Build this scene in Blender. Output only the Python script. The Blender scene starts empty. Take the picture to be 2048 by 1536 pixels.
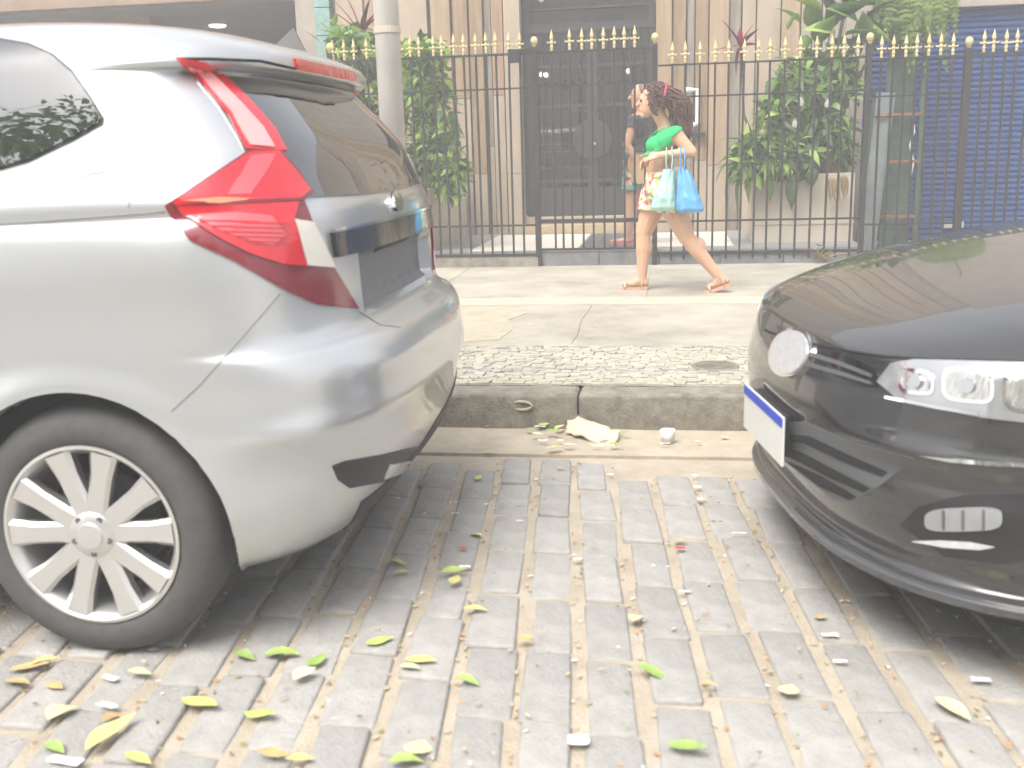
import bpy, bmesh, math, random
import numpy as np
from mathutils import Vector, Matrix
from mathutils.bvhtree import BVHTree
from mathutils.geometry import delaunay_2d_cdt
from mathutils import noise as mnoise

SC = bpy.context.scene
COL = SC.collection
rnd = random.Random(7)

# ------------------------------------------------------------------ camera
FPX, PITCH, YAW, ROLL, EYE = 2050.0, math.radians(12.9), math.radians(9.0), math.radians(1.7), 1.17
_f = Vector((-math.sin(YAW)*math.cos(PITCH), math.cos(YAW)*math.cos(PITCH), -math.sin(PITCH)))
_r = Vector((math.cos(YAW), math.sin(YAW), 0))
_u = _r.cross(_f)
RI = math.cos(ROLL)*_r - math.sin(ROLL)*_u
UI = math.sin(ROLL)*_r + math.cos(ROLL)*_u
CAMP = Vector((0, 0, EYE))
cam_data = bpy.data.cameras.new('camera')
cam_data.sensor_width = 36.0
cam_data.lens = 36.0*FPX/2048.0
cam_data.clip_start = 0.05
cam_data.clip_end = 500
cam_data.dof.use_dof = True; cam_data.dof.focus_distance = 7.4; cam_data.dof.aperture_fstop = 4.6     # focused on the walking woman
cam = bpy.data.objects.new('camera', cam_data)
COL.objects.link(cam)
_m = Matrix((RI, UI, -_f)).transposed().to_4x4()
_m.translation = CAMP
cam.matrix_world = _m
SC.camera = cam

# ------------------------------------------------------------------ sky and sun (bright overcast day)
world = bpy.data.worlds.new('World'); SC.world = world; world.use_nodes = True
wn = world.node_tree
sky = wn.nodes.new('ShaderNodeTexSky'); sky.sky_type = 'NISHITA'; sky.sun_disc = False
SUN_EL, SUN_AZ = math.radians(58), math.radians(205)      # azimuth from +Y clockwise: behind the camera, a little to the left
sky.sun_elevation = SUN_EL; sky.sun_rotation = SUN_AZ
sky.air_density = 1.0; sky.dust_density = 5.0; sky.ozone_density = 0.6; sky.altitude = 0
hsv = wn.nodes.new('ShaderNodeHueSaturation'); hsv.inputs['Saturation'].default_value = 0.30
bg = wn.nodes['Background']; bg.inputs['Strength'].default_value = 0.15
wn.links.new(sky.outputs[0], hsv.inputs['Color']); wn.links.new(hsv.outputs[0], bg.inputs['Color'])
sl = bpy.data.lights.new('sun', 'SUN'); sl.energy = 1.5; sl.angle = math.radians(35); sl.color = (1.0, 0.965, 0.91)
sun = bpy.data.objects.new('sun', sl); COL.objects.link(sun)
_sd = Vector((math.sin(SUN_AZ)*math.cos(SUN_EL), math.cos(SUN_AZ)*math.cos(SUN_EL), math.sin(SUN_EL)))
sun.rotation_euler = (-_sd).to_track_quat('-Z', 'Y').to_euler()
sun.location = (0, -4, 9)
SC.view_settings.view_transform = 'Standard'; SC.view_settings.look = 'None'
SC.view_settings.exposure = 1.25; SC.view_settings.gamma = 1.0
SC.render.engine = 'CYCLES'
SC.cycles.max_bounces = 6; SC.cycles.diffuse_bounces = 3; SC.cycles.glossy_bounces = 3
SC.cycles.transmission_bounces = 5; SC.cycles.transparent_max_bounces = 8; SC.cycles.volume_bounces = 1
SC.cycles.use_denoising = True
SC.cycles.caustics_reflective = False; SC.cycles.caustics_refractive = False

VEIL = 0.016  # density of the added glare veil
# ------------------------------------------------------------------ photo pixel -> place helpers
def ray(px, py):
    return (_f + RI*((px-1024)/FPX) + UI*((768-py)/FPX))
def at(px, py, Y):
    r = ray(px, py); return CAMP + r*(Y/r.y)
def atz(px, py, z):
    r = ray(px, py); return CAMP + r*((z-EYE)/r.z)

# ------------------------------------------------------------------ materials
def mat(name, col, rough=0.6, metal=0.0, var=0.0, scale=8.0, col2=None, bump=0.0, bscale=60.0, coat=0.0,
        island=0.0, objrand=0.0, sub=0.0, emit=None, estr=0.0, trans=0.0, thin=0.0, stretch=None, ior=1.45, spec=0.5, detail=5.0, alpha=1.0):
    m = bpy.data.materials.new(name); m.use_nodes = True
    nt = m.node_tree; b = nt.nodes['Principled BSDF']; L = nt.links.new
    b.inputs['Roughness'].default_value = rough; b.inputs['Metallic'].default_value = metal
    b.inputs['IOR'].default_value = ior; b.inputs['Specular IOR Level'].default_value = spec
    b.inputs['Base Color'].default_value = (*col, 1)
    if alpha < 1: b.inputs['Alpha'].default_value = alpha
    if coat: b.inputs['Coat Weight'].default_value = coat; b.inputs['Coat Roughness'].default_value = 0.03
    if sub: b.inputs['Subsurface Weight'].default_value = sub; b.inputs['Subsurface Radius'].default_value = (0.02, 0.008, 0.005); b.inputs['Subsurface Scale'].default_value = 1.0
    if trans: b.inputs['Transmission Weight'].default_value = trans
    if emit: b.inputs['Emission Color'].default_value = (*emit, 1); b.inputs['Emission Strength'].default_value = estr
    tc = nt.nodes.new('ShaderNodeTexCoord')
    src = tc.outputs['Object']
    if stretch:
        mp = nt.nodes.new('ShaderNodeMapping'); mp.inputs['Scale'].default_value = stretch
        L(src, mp.inputs['Vector']); src = mp.outputs[0]
    cur = None
    if var or col2:
        n = nt.nodes.new('ShaderNodeTexNoise'); n.inputs['Scale'].default_value = scale; n.inputs['Detail'].default_value = detail
        n.inputs['Roughness'].default_value = 0.62
        L(src, n.inputs['Vector'])
        r = nt.nodes.new('ShaderNodeValToRGB')
        a = tuple(c*(1-var) for c in col) if not col2 else col
        c2 = tuple(min(1, c*(1+var)) for c in col) if not col2 else col2
        r.color_ramp.elements[0].position = 0.32; r.color_ramp.elements[1].position = 0.68
        r.color_ramp.elements[0].color = (*a, 1); r.color_ramp.elements[1].color = (*c2, 1)
        L(n.outputs['Fac'], r.inputs[0]); cur = r.outputs[0]
    for kind, amt in (('island', island), ('obj', objrand)):
        if not amt: continue
        h = nt.nodes.new('ShaderNodeHueSaturation')
        if kind == 'island':
            g = nt.nodes.new('ShaderNodeNewGeometry'); v = g.outputs['Random Per Island']
        else:
            g = nt.nodes.new('ShaderNodeObjectInfo'); v = g.outputs['Random']
        mr = nt.nodes.new('ShaderNodeMapRange'); mr.inputs['To Min'].default_value = 1-amt; mr.inputs['To Max'].default_value = 1+amt
        L(v, mr.inputs['Value']); L(mr.outputs[0], h.inputs['Value'])
        mr2 = nt.nodes.new('ShaderNodeMapRange'); mr2.inputs['To Min'].default_value = 0.5+amt*0.07; mr2.inputs['To Max'].default_value = 0.5-amt*0.05
        L(v, mr2.inputs['Value']); L(mr2.outputs[0], h.inputs['Hue'])
        if cur: L(cur, h.inputs['Color'])
        else: h.inputs['Color'].default_value = (*col, 1)
        cur = h.outputs[0]
    if cur: L(cur, b.inputs['Base Color'])
    if thin:
        tr = nt.nodes.new('ShaderNodeBsdfTranslucent'); ms = nt.nodes.new('ShaderNodeMixShader'); ms.inputs[0].default_value = thin
        if cur: L(cur, tr.inputs['Color'])
        else: tr.inputs['Color'].default_value = (*col, 1)
        L(b.outputs[0], ms.inputs[1]); L(tr.outputs[0], ms.inputs[2]); L(ms.outputs[0], nt.nodes['Material Output'].inputs['Surface'])
    if bump:
        n2 = nt.nodes.new('ShaderNodeTexNoise'); n2.inputs['Scale'].default_value = bscale; n2.inputs['Detail'].default_value = 6
        L(src, n2.inputs['Vector'])
        bp = nt.nodes.new('ShaderNodeBump'); bp.inputs['Strength'].default_value = bump; bp.inputs['Distance'].default_value = 0.01
        L(n2.outputs['Fac'], bp.inputs['Height']); L(bp.outputs[0], b.inputs['Normal'])
    return m

def floral(name, base, spots, scale=28):
    m = bpy.data.materials.new(name); m.use_nodes = True
    nt = m.node_tree; b = nt.nodes['Principled BSDF']; L = nt.links.new
    tc = nt.nodes.new('ShaderNodeTexCoord')
    nz = nt.nodes.new('ShaderNodeTexNoise'); nz.inputs['Scale'].default_value = scale*0.8
    L(tc.outputs['Object'], nz.inputs['Vector'])
    mx = nt.nodes.new('ShaderNodeMixRGB'); mx.inputs[0].default_value = 0.06
    L(tc.outputs['Object'], mx.inputs[1]); L(nz.outputs['Color'], mx.inputs[2])
    v = nt.nodes.new('ShaderNodeTexVoronoi'); v.inputs['Scale'].default_value = scale
    L(mx.outputs[0], v.inputs['Vector'])
    sp = nt.nodes.new('ShaderNodeSeparateColor'); L(v.outputs['Color'], sp.inputs[0])
    r = nt.nodes.new('ShaderNodeValToRGB'); r.color_ramp.interpolation = 'CONSTANT'
    cols = [base] + spots
    while len(r.color_ramp.elements) < len(cols)*2-1: r.color_ramp.elements.new(0.5)
    k = len(r.color_ramp.elements)
    for i, e in enumerate(r.color_ramp.elements):
        e.position = i/k; e.color = (*(base if i % 2 == 0 else spots[i//2]), 1)
    L(sp.outputs[0], r.inputs[0])
    L(r.outputs[0], b.inputs['Base Color']); b.inputs['Roughness'].default_value = 0.85
    return m

def glass_mat(name, tint, rough=0.02, alpha=0.5, ior=1.7):
    """window glass: a tinted pane that reflects and lets part of the light through"""
    m = bpy.data.materials.new(name); m.use_nodes = True
    nt = m.node_tree; b = nt.nodes['Principled BSDF']
    b.inputs['Base Color'].default_value = (*tint, 1); b.inputs['Roughness'].default_value = rough
    b.inputs['IOR'].default_value = ior; b.inputs['Coat Weight'].default_value = 1.0; b.inputs['Coat Roughness'].default_value = 0.01
    b.inputs['Alpha'].default_value = alpha
    return m

M = {}
M['sett'] = mat('granite_sett', (0.335, 0.325, 0.305), 0.75, var=0.14, scale=14, bump=0.5, bscale=90, objrand=0.09)
M['sand'] = mat('joint_sand', (0.36, 0.305, 0.235), 0.95, col2=(0.47, 0.41, 0.325), scale=7, bump=0.7, bscale=120)
M['gutter'] = mat('gutter_concrete', (0.36, 0.31, 0.235), 0.9, col2=(0.46, 0.40, 0.31), scale=9, bump=0.5, bscale=70)
M['kerb'] = mat('kerb_granite', (0.15, 0.135, 0.11), 0.85, col2=(0.29, 0.265, 0.215), scale=16, bump=0.6, bscale=80, objrand=0.08)
M['pave'] = mat('pavement_concrete', (0.265, 0.24, 0.195), 0.9, col2=(0.43, 0.395, 0.325), scale=2.6, bump=0.5, bscale=90, detail=9)
M['stripe'] = mat('cream_paving', (0.43, 0.39, 0.305), 0.9, var=0.10, scale=6, bump=0.3)
M['patch'] = mat('ochre_mortar', (0.38, 0.34, 0.255), 0.92, var=0.12, scale=7, bump=0.5)
M['mos_w'] = mat('mosaic_limestone', (0.39, 0.36, 0.29), 0.8, var=0.1, scale=20, island=0.10)
M['mos_d'] = mat('mosaic_basalt', (0.32, 0.305, 0.275), 0.8, var=0.1, scale=20, island=0.2)
M['iron'] = mat('black_iron', (0.018, 0.017, 0.017), 0.45, var=0.3, scale=40)
M['gold'] = mat('gold_paint', (0.56, 0.46, 0.24), 0.5, metal=0.15, var=0.16, scale=60)
M['platform'] = mat('platform_granite', (0.26, 0.26, 0.26), 0.55, var=0.15, scale=25)
M['riser'] = mat('dark_granite_riser', (0.15, 0.152, 0.155), 0.55, var=0.3, scale=8)
M['wtile'] = mat('white_marble_tile', (0.72, 0.69, 0.62), 0.35, var=0.06, scale=8)
M['mat'] = mat('rubber_mat', (0.13, 0.13, 0.135), 0.8, var=0.2, scale=30)
M['beige'] = mat('beige_stone', (0.35, 0.285, 0.21), 0.6, var=0.14, scale=5, stretch=(1, 1, 0.25), bump=0.12)
M['brown'] = mat('brown_veined_stone', (0.22, 0.135, 0.078), 0.55, col2=(0.34, 0.235, 0.15), scale=9, stretch=(2.0, 2.0, 0.22), bump=0.15, objrand=0.12)
M['tan'] = mat('tan_veined_stone', (0.29, 0.195, 0.115), 0.55, col2=(0.37, 0.28, 0.19), scale=8, stretch=(2.0, 2.0, 0.2), bump=0.15, objrand=0.1)
M['grey_strip'] = mat('grey_stone_strip', (0.17, 0.14, 0.11), 0.6, col2=(0.28, 0.25, 0.21), scale=10, stretch=(2, 2, .25), objrand=0.1)
M['planter'] = mat('planter_stone', (0.50, 0.43, 0.34), 0.75, col2=(0.58, 0.52, 0.42), scale=4, stretch=(1, 1, .4), bump=0.2)
M['threshold'] = mat('threshold_stone', (0.44, 0.33, 0.20), 0.6, var=0.15, scale=9)
M['soil'] = mat('soil', (0.05, 0.035, 0.025), 0.95, var=0.4, scale=30, bump=0.8)
M['door_iron'] = mat('door_iron', (0.035, 0.035, 0.036), 0.4, var=0.2, scale=20)
M['door_glass'] = glass_mat('door_glass', (0.012, 0.013, 0.014), 0.03, 0.55, 1.9)
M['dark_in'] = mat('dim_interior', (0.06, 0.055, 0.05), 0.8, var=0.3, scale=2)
M['shop_wall'] = mat('shop_wall', (0.10, 0.095, 0.095), 0.7, var=0.2, scale=2)
M['shop_ceiling'] = mat('shop_ceiling', (0.20, 0.195, 0.20), 0.8, var=0.1, scale=2)
M['fascia'] = mat('brown_fascia', (0.24, 0.17, 0.12), 0.7, var=0.2, scale=4)
M['teal'] = mat('teal_tile', (0.20, 0.33, 0.31), 0.35, var=0.25, scale=12)
M['greybrown'] = mat('greybrown_render', (0.33, 0.285, 0.24), 0.8, var=0.12, scale=5)
M['lamp'] = mat('lamp_disc', (0.9, 0.9, 0.88), 0.5, emit=(1, 0.98, 0.94), estr=3.0)
M['shutter'] = mat('blue_shutter_paint', (0.010, 0.045, 0.165), 0.62, var=0.35, scale=3, bump=0.05, spec=0.25)
M['green_iron'] = mat('dark_green_iron', (0.045, 0.085, 0.06), 0.5, var=0.35, scale=10)
M['rust'] = mat('rusty_iron', (0.24, 0.10, 0.045), 0.8, var=0.4, scale=30)
M['pane_grey'] = mat('grey_board', (0.16, 0.19, 0.19), 0.35, var=0.2, scale=6)
M['pole'] = mat('grey_painted_pole', (0.47, 0.445, 0.405), 0.6, var=0.16, scale=6, stretch=(1, 1, .3), bump=0.15)
M['white_plastic'] = mat('white_plastic', (0.78, 0.77, 0.74), 0.5)
M['paper'] = mat('white_paper', (0.80, 0.80, 0.78), 0.8, objrand=0.06)
M['silver'] = mat('silver_car_paint', (0.53, 0.545, 0.56), 0.30, metal=0.6, coat=1.0)
M['black_paint'] = mat('black_car_paint', (0.022, 0.022, 0.024), 0.25, metal=0.0, coat=1.0, ior=1.6)
M['black_plastic'] = mat('black_plastic', (0.02, 0.02, 0.021), 0.5)
M['gloss_black'] = mat('gloss_black_trim', (0.012, 0.012, 0.013), 0.08, coat=1.0)
M['liner'] = mat('wheel_arch_liner', (0.015, 0.015, 0.016), 0.9)
M['rubber'] = mat('tyre_rubber', (0.075, 0.074, 0.073), 0.8, var=0.15, scale=30)
M['alloy'] = mat('alloy_rim', (0.66, 0.655, 0.64), 0.33, metal=0.75)
M['car_glass'] = glass_mat('car_glass', (0.010, 0.012, 0.013), 0.015, 0.90, 2.3)
M['red_lens'] = mat('red_lens', (0.62, 0.012, 0.025), 0.12, coat=1.0)
M['red_dark'] = mat('dark_red_lens', (0.20, 0.01, 0.02), 0.12, coat=1.0)
M['pink_lens'] = mat('pale_pink_lens', (0.80, 0.34, 0.34), 0.15, coat=1.0)
M['clear_lens'] = mat('clear_lens', (0.74, 0.71, 0.64), 0.12, coat=1.0)
M['reflector'] = mat('lamp_reflector', (0.62, 0.62, 0.61), 0.16, metal=0.85, coat=1.0, bump=.6, bscale=70, stretch=(1, 1, .15))
M['red_facet'] = mat('red_lens_facet', (0.70, 0.10, 0.12), 0.10, coat=1.0)
M['gap'] = mat('panel_gap', (0.20, 0.205, 0.21), 0.7)
M['lamp_glass'] = mat('headlamp_glass', (0.36, 0.375, 0.39), 0.07, metal=0.45, coat=1.0)
M['satin'] = mat('satin_silver', (0.62, 0.63, 0.65), 0.3, metal=0.35, var=.12, scale=60)
M['chrome'] = mat('chrome', (0.80, 0.80, 0.81), 0.08, metal=1.0)
M['plate'] = mat('plate_white', (0.72, 0.72, 0.68), 0.45)
M['plate_blue'] = mat('plate_blue', (0.02, 0.07, 0.55), 0.45)
M['grey_plastic'] = mat('grey_plastic', (0.10, 0.105, 0.11), 0.42)
M['leaf'] = mat('leaf_green', (0.17, 0.30, 0.065), 0.45, thin=.35, island=0.40, sub=0.0)
M['leaf_light'] = mat('leaf_light_green', (0.34, 0.48, 0.11), 0.45, thin=.35, island=0.35)
M['leaf_dark'] = mat('leaf_dark_green', (0.075, 0.145, 0.045), 0.4, thin=.35, island=0.4)
M['leaf_red'] = mat('leaf_crimson', (0.42, 0.02, 0.07), 0.45, thin=.35, island=0.35)
M['leaf_purple'] = mat('leaf_purple', (0.13, 0.035, 0.045), 0.45, thin=.35, island=0.4)
M['fern'] = mat('fern_green', (0.16, 0.24, 0.045), 0.55, thin=.35, island=0.35)
M['dry'] = mat('dry_leaf', (0.26, 0.18, 0.09), 0.8, island=0.35)
M['stem'] = mat('stem', (0.09, 0.075, 0.04), 0.8)
M['bark'] = mat('bark', (0.10, 0.075, 0.05), 0.9, var=0.3, scale=12, bump=0.6, bscale=30)
M['fall_y'] = mat('fallen_leaf_yellow', (0.62, 0.56, 0.20), 0.6, var=0.25, scale=25, objrand=0.15)
M['fall_g'] = mat('fallen_leaf_green', (0.36, 0.48, 0.13), 0.55, var=0.25, scale=25, objrand=0.2)
M['fall_o'] = mat('fallen_leaf_orange', (0.60, 0.40, 0.19), 0.7, var=0.25, scale=25, objrand=0.15)
M['fall_p'] = mat('fallen_leaf_pale', (0.66, 0.66, 0.40), 0.6, var=0.15, scale=25, objrand=0.1)
M['red_scrap'] = mat('red_scrap', (0.62, 0.05, 0.04), 0.6)
M['card'] = mat('wet_cardboard', (0.60, 0.51, 0.38), 0.9, var=0.12, scale=18)

# ------------------------------------------------------------------ mesh helpers
class MB:
    def __init__(s): s.v = []; s.f = []; s.mi = []
    def add(s, vs, fs, mi=0):
        k = len(s.v); s.v += [tuple(v) for v in vs]; s.f += [tuple(i+k for i in f) for f in fs]; s.mi += [mi]*len(fs); return s
    def box(s, x0, x1, y0, y1, z0, z1, mi=0, bev=0.0):
        if bev <= 0:
            vs = [(x, y, z) for z in (z0, z1) for y in (y0, y1) for x in (x0, x1)]
            return s.add(vs, [(0, 2, 3, 1), (4, 5, 7, 6), (0, 1, 5, 4), (2, 6, 7, 3), (0, 4, 6, 2), (1, 3, 7, 5)], mi)
        bm = bmesh.new(); bmesh.ops.create_cube(bm, size=1)
        for v in bm.verts: v.co = Vector(((x0+x1)/2+v.co.x*(x1-x0), (y0+y1)/2+v.co.y*(y1-y0), (z0+z1)/2+v.co.z*(z1-z0)))
        bmesh.ops.bevel(bm, geom=bm.edges[:], offset=bev, segments=2, affect='EDGES', profile=0.6)
        return s.bm(bm, mi)
    def bm(s, bm, mi=0):
        bm.verts.index_update()
        s.add([v.co[:] for v in bm.verts], [[v.index for v in f.verts] for f in bm.faces], mi); bm.free(); return s
    def tube(s, pts, rad, n=8, mi=0, cap=True, flat=None):
        pts = [Vector(p) for p in pts]; m = len(pts)
        if not hasattr(rad, '__len__'): rad = [rad]*m
        vs = []; up = Vector((0, 0, 1))
        prev = None
        for i, p in enumerate(pts):
            d = (pts[min(i+1, m-1)]-pts[max(i-1, 0)]).normalized()
            if prev is None:
                a = d.cross(up if abs(d.z) < 0.9 else Vector((1, 0, 0))).normalized()
            else:
                a = (prev - d*prev.dot(d)).normalized()
            prev = a; b = d.cross(a)
            for k in range(n):
                t = 2*math.pi*k/n
                vs.append(p + a*math.cos(t)*rad[i] + b*math.sin(t)*rad[i]*(flat or 1.0))
        fs = []
        for i in range(m-1):
            for k in range(n):
                fs.append((i*n+k, i*n+(k+1) % n, (i+1)*n+(k+1) % n, (i+1)*n+k))
        if cap: fs.append(tuple(range(n-1, -1, -1))); fs.append(tuple((m-1)*n+k for k in range(n)))
        return s.add(vs, fs, mi)
    def lathe(s, prof, n=24, axis='z', o=(0, 0, 0), mi=0, close=False):
        vs = []; o = Vector(o)
        for (r, h) in prof:
            for k in range(n):
                t = 2*math.pi*k/n; a, b = r*math.cos(t), r*math.sin(t)
                vs.append(o + (Vector((a, b, h)) if axis == 'z' else Vector((a, h, b))))
        fs = []; m = len(prof)
        for i in range(m-1 if not close else m):
            j = (i+1) % m
            for k in range(n):
                q = (i*n+k, i*n+(k+1) % n, j*n+(k+1) % n, j*n+k)
                fs.append(q if axis == 'z' else q[::-1])
        return s.add(vs, fs, mi)
    def prism(s, poly, dirv, mi=0):
        """poly: list of 3-D points (planar), extruded by dirv"""
        n = len(poly); d = Vector(dirv)
        vs = [Vector(p) for p in poly] + [Vector(p)+d for p in poly]
        fs = [tuple(range(n)), tuple(range(2*n-1, n-1, -1))] + [(i, n+i, n+(i+1) % n, (i+1) % n) for i in range(n)]
        return s.add(vs, fs, mi)
    def mesh(s, name, mats, smooth=False):
        me = bpy.data.meshes.new(name); me.from_pydata(s.v, [], s.f)
        for m in (mats if isinstance(mats, (list, tuple)) else [mats]): me.materials.append(m)
        if any(s.mi): me.polygons.foreach_set('material_index', s.mi)
        if smooth: me.polygons.foreach_set('use_smooth', [True]*len(me.polygons))
        me.update()
        return me
    def build(s, name, mats, parent=None, smooth=False, angle=None):
        me = s.mesh(name, mats, smooth)
        if angle is not None: sharpen(me, angle)
        return link(name, me, parent)

def sharpen(me, deg):
    bm = bmesh.new(); bm.from_mesh(me); bmesh.ops.recalc_face_normals(bm, faces=bm.faces[:])
    for f in bm.faces: f.smooth = True
    for e in bm.edges:
        if len(e.link_faces) == 2 and e.calc_face_angle(0) > math.radians(deg): e.smooth = False
    bm.to_mesh(me); bm.free()

WORLDLOC = {}
def link(name, me, parent=None, loc=None):
    o = bpy.data.objects.new(name, me); COL.objects.link(o)
    if loc is not None: o.location = loc
    if parent is not None:
        o.parent = parent
        pl = WORLDLOC.get(parent.name)
        if pl is not None: o.matrix_parent_inverse = Matrix.Translation(-pl)
    return o
def tag(o, label=None, cat=None, group=None, kind=None):
    if label: o['label'] = label
    if cat: o['category'] = cat
    if group: o['group'] = group
    if kind: o['kind'] = kind
    return o
def thing(name, label, cat, loc=(0, 0, 0), group=None):
    o = bpy.data.objects.new(name, None); COL.objects.link(o); o.location = loc
    o.empty_display_size = 0.1
    WORLDLOC[o.name] = Vector(loc)
    return tag(o, label, cat, group)

# ================================================================== THE SETTING
PZ = 0.155                        # pavement level above the street
KY = 4.19                         # kerb face
street = MB().add([(-40, -28, -0.009), (40, -28, -0.009), (40, KY+.05, -0.009), (-40, KY+.05, -0.009)], [(0, 1, 2, 3)]).build('street', M['sand'])
tag(street, kind='structure')
# granite setts, each one a piece of the street
SKEW = -0.10
def sett_mesh(k):
    r = random.Random(100+k); bm = bmesh.new(); bmesh.ops.create_cube(bm, size=1)
    hw, hl = r.uniform(.050, .060), r.uniform(.143, .153)
    for v in bm.verts:
        x = v.co.x*2*hw+r.uniform(-.006, .006); y = v.co.y*2*hl+r.uniform(-.006, .006)
        z = -0.07 if v.co.z < 0 else r.uniform(-.004, .004)
        v.co = Vector((x+SKEW*y, y, z))
    top = [e for e in bm.edges if all(v.co.z > -.03 for v in e.verts)] + [e for e in bm.edges if abs(e.verts[0].co.z-e.verts[1].co.z) > .04]
    bmesh.ops.bevel(bm, geom=top, offset=0.008, segments=2, affect='EDGES', profile=0.55)
    bot = [f for f in bm.faces if all(v.co.z < -.05 for v in f.verts)]
    bmesh.ops.delete(bm, geom=bot, context='FACES_ONLY')
    me = MB().bm(bm).mesh('sett', M['sett'], True); return me
SETTS = [sett_mesh(k) for k in range(9)]
rest = MB()
cells = []
for c in range(-60, 61):
    off = rnd.uniform(0, .31)
    for r in range(-22, 9):
        y = 2.0+r*.308+off*0.9
        if y+.15 > 3.80: continue
        x = -0.26+c*.141+SKEW*(y-2.0)+rnd.uniform(-.006, .006)
        d = Vector((x, y, 0))-CAMP; zc = d.dot(_f)
        cells.append((x, y, zc, 1024+FPX*d.dot(RI)/zc if zc > .3 else -1e9, 768-FPX*d.dot(UI)/zc if zc > .3 else 1e9))
inview = [c for c in cells if c[2] > .3 and -160 < c[3] < 2210 and c[4] < 1760]
inview.sort(key=lambda c: c[2])
near = inview[:300]
keep = set((c[0], c[1]) for c in near)
for x, y, *_ in near:
    o = link('sett', rnd.choice(SETTS), street, (x, y, rnd.uniform(-.006, .005)))
    o.rotation_euler = (rnd.uniform(-.02, .02), rnd.uniform(-.03, .03), rnd.uniform(-.025, .025))
for x, y, *_ in cells:
    if (x, y) in keep or abs(x) > 6 or y < -4: continue
    w, l = .05, .144
    z = rnd.uniform(-.006, .004)
    q = [(x+sx*w+SKEW*sy*l, y+sy*l, z) for sx, sy in ((-1, -1), (1, -1), (1, 1), (-1, 1))]
    rest.prism(q, (0, 0, -.05))
o = rest.build('distant_setts', M['sett'], street); o['kind'] = 'stuff'

# crumbs of leaf, sand and paper caught in the joints
cr = MB(); rc_ = random.Random(31)
crm = [mat('crumb_tan', (.50, .40, .26), .9), mat('crumb_brown', (.24, .18, .12), .9), mat('crumb_orange', (.50, .27, .12), .9), mat('crumb_white', (.72, .70, .66), .9), mat('crumb_green', (.30, .36, .12), .9)]
for _ in range(1100):
    c = rc_.choice(near); sd = rc_.choice((-1, 1)); t = rc_.uniform(-.15, .15)
    if rc_.random() < .72: x, y, z = c[0]+sd*rc_.gauss(.0705, .010)+SKEW*t, c[1]+t, -.004
    else: x, y, z = c[0]+rc_.uniform(-.06, .06), c[1]+rc_.uniform(-.15, .15), .0075
    l, w = rc_.uniform(.003, .011), rc_.uniform(.002, .005); a = rc_.uniform(0, 3.14); ca, sa = math.cos(a), math.sin(a)
    q = [(x+ca*u*l-sa*v*w, y+sa*u*l+ca*v*w, z+rc_.uniform(0, .003)) for u, v in ((-1, -.4), (0, -1), (1, .2), (.2, 1))]
    cr.prism(q, (0, 0, .002), rc_.choice((0, 0, 0, 0, 1, 2, 3, 4)))
cro = cr.build('joint_debris', crm, street); cro['kind'] = 'stuff'
gut = MB().box(-30, 30, 3.815, KY+.02, -.05, .004).build('gutter', M['gutter']); tag(gut, kind='structure')
kerb = thing('kerb', None, None); tag(kerb, kind='structure')
ks = [-9.6, -8.2, -6.7, -5.3, -3.9, -2.55, -1.5, -.385, .86, 2.1, 3.4, 4.9, 6.3, 7.8]
for a, b in zip(ks, ks[1:]):
    bm = bmesh.new(); bmesh.ops.create_cube(bm, size=1)
    for v in bm.verts: v.co = Vector(((a+b)/2+v.co.x*(b-a-.005), KY+.09+v.co.y*.18, PZ/2-.04+v.co.z*(PZ+.08)))
    bmesh.ops.bevel(bm, geom=bm.edges[:], offset=.018, segments=3, affect='EDGES', profile=.5)
    bmesh.ops.subdivide_edges(bm, edges=[e for e in bm.edges if e.calc_length() > .3], cuts=14, use_grid_fill=True)
    for v in bm.verts:
        n = mnoise.noise(v.co*5)*.010+mnoise.noise(v.co*17)*.004
        v.co.y += n; v.co.z += n*.5
    MB().bm(bm).build('kerb_stone', M['kerb'], kerb, smooth=True)
# pale painted hook on the kerb face
arc = []
c0 = at(1043, 811, KY-.006)
for k in range(9):
    t = math.radians(130-k*32)
    arc.append(c0+Vector((.045*math.cos(t), -.003, .018*math.sin(t))))
pm = MB().tube(arc, [.002]+[.006]*7+[.002], 6).build('paint_mark', M['stripe']); tag(pm, 'pale painted hook mark on the dark kerb face', 'paint mark')

pav = MB().add([(-40, KY+.17, PZ), (40, KY+.17, PZ), (40, 16, PZ), (-40, 16, PZ)], [(0, 1, 2, 3)]).build('pavement', M['pave']); tag(pav, kind='structure')
# mosaic strip of small stones along the kerb (far too small to pick apart)
mw = MB(); r2 = random.Random(3)
yy = KY+.20
row = 0
while yy < 5.27:
    xx = -6+r2.uniform(0, .05)
    hy = r2.uniform(.020, .026)
    while xx < 5.0:
        hx = r2.uniform(.019, .030)
        wob = 0.035*math.sin(xx*3.1)+.02*math.sin(xx*7)
        dark = (5.19 < yy+wob*.4 < 5.30) or (4.60 < yy+wob < 4.70 and r2.random() < .75) or r2.random() < .05
        z = PZ+.006+r2.uniform(-.003, .003)
        q = [(xx+sx*(hx-.002)+r2.uniform(-.005, .005), yy+sy*(hy-.0015)+r2.uniform(-.004, .004), z+r2.uniform(-.0015, .0015)) for sx, sy in ((-1, -1), (1, -1), (1, 1), (-1, 1))]
        mw.prism(q, (0, 0, -.012), 1 if dark else 0)
        xx += 2*hx
    yy += 2*hy
mo = mw.build('mosaic_paving', [M['mos_w'], M['mos_d']], pav); mo['kind'] = 'stuff'
st = MB().box(-30, 30, 6.70, 7.02, PZ-.05, PZ+.004).build('cream_band', M['stripe'], pav)
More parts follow.
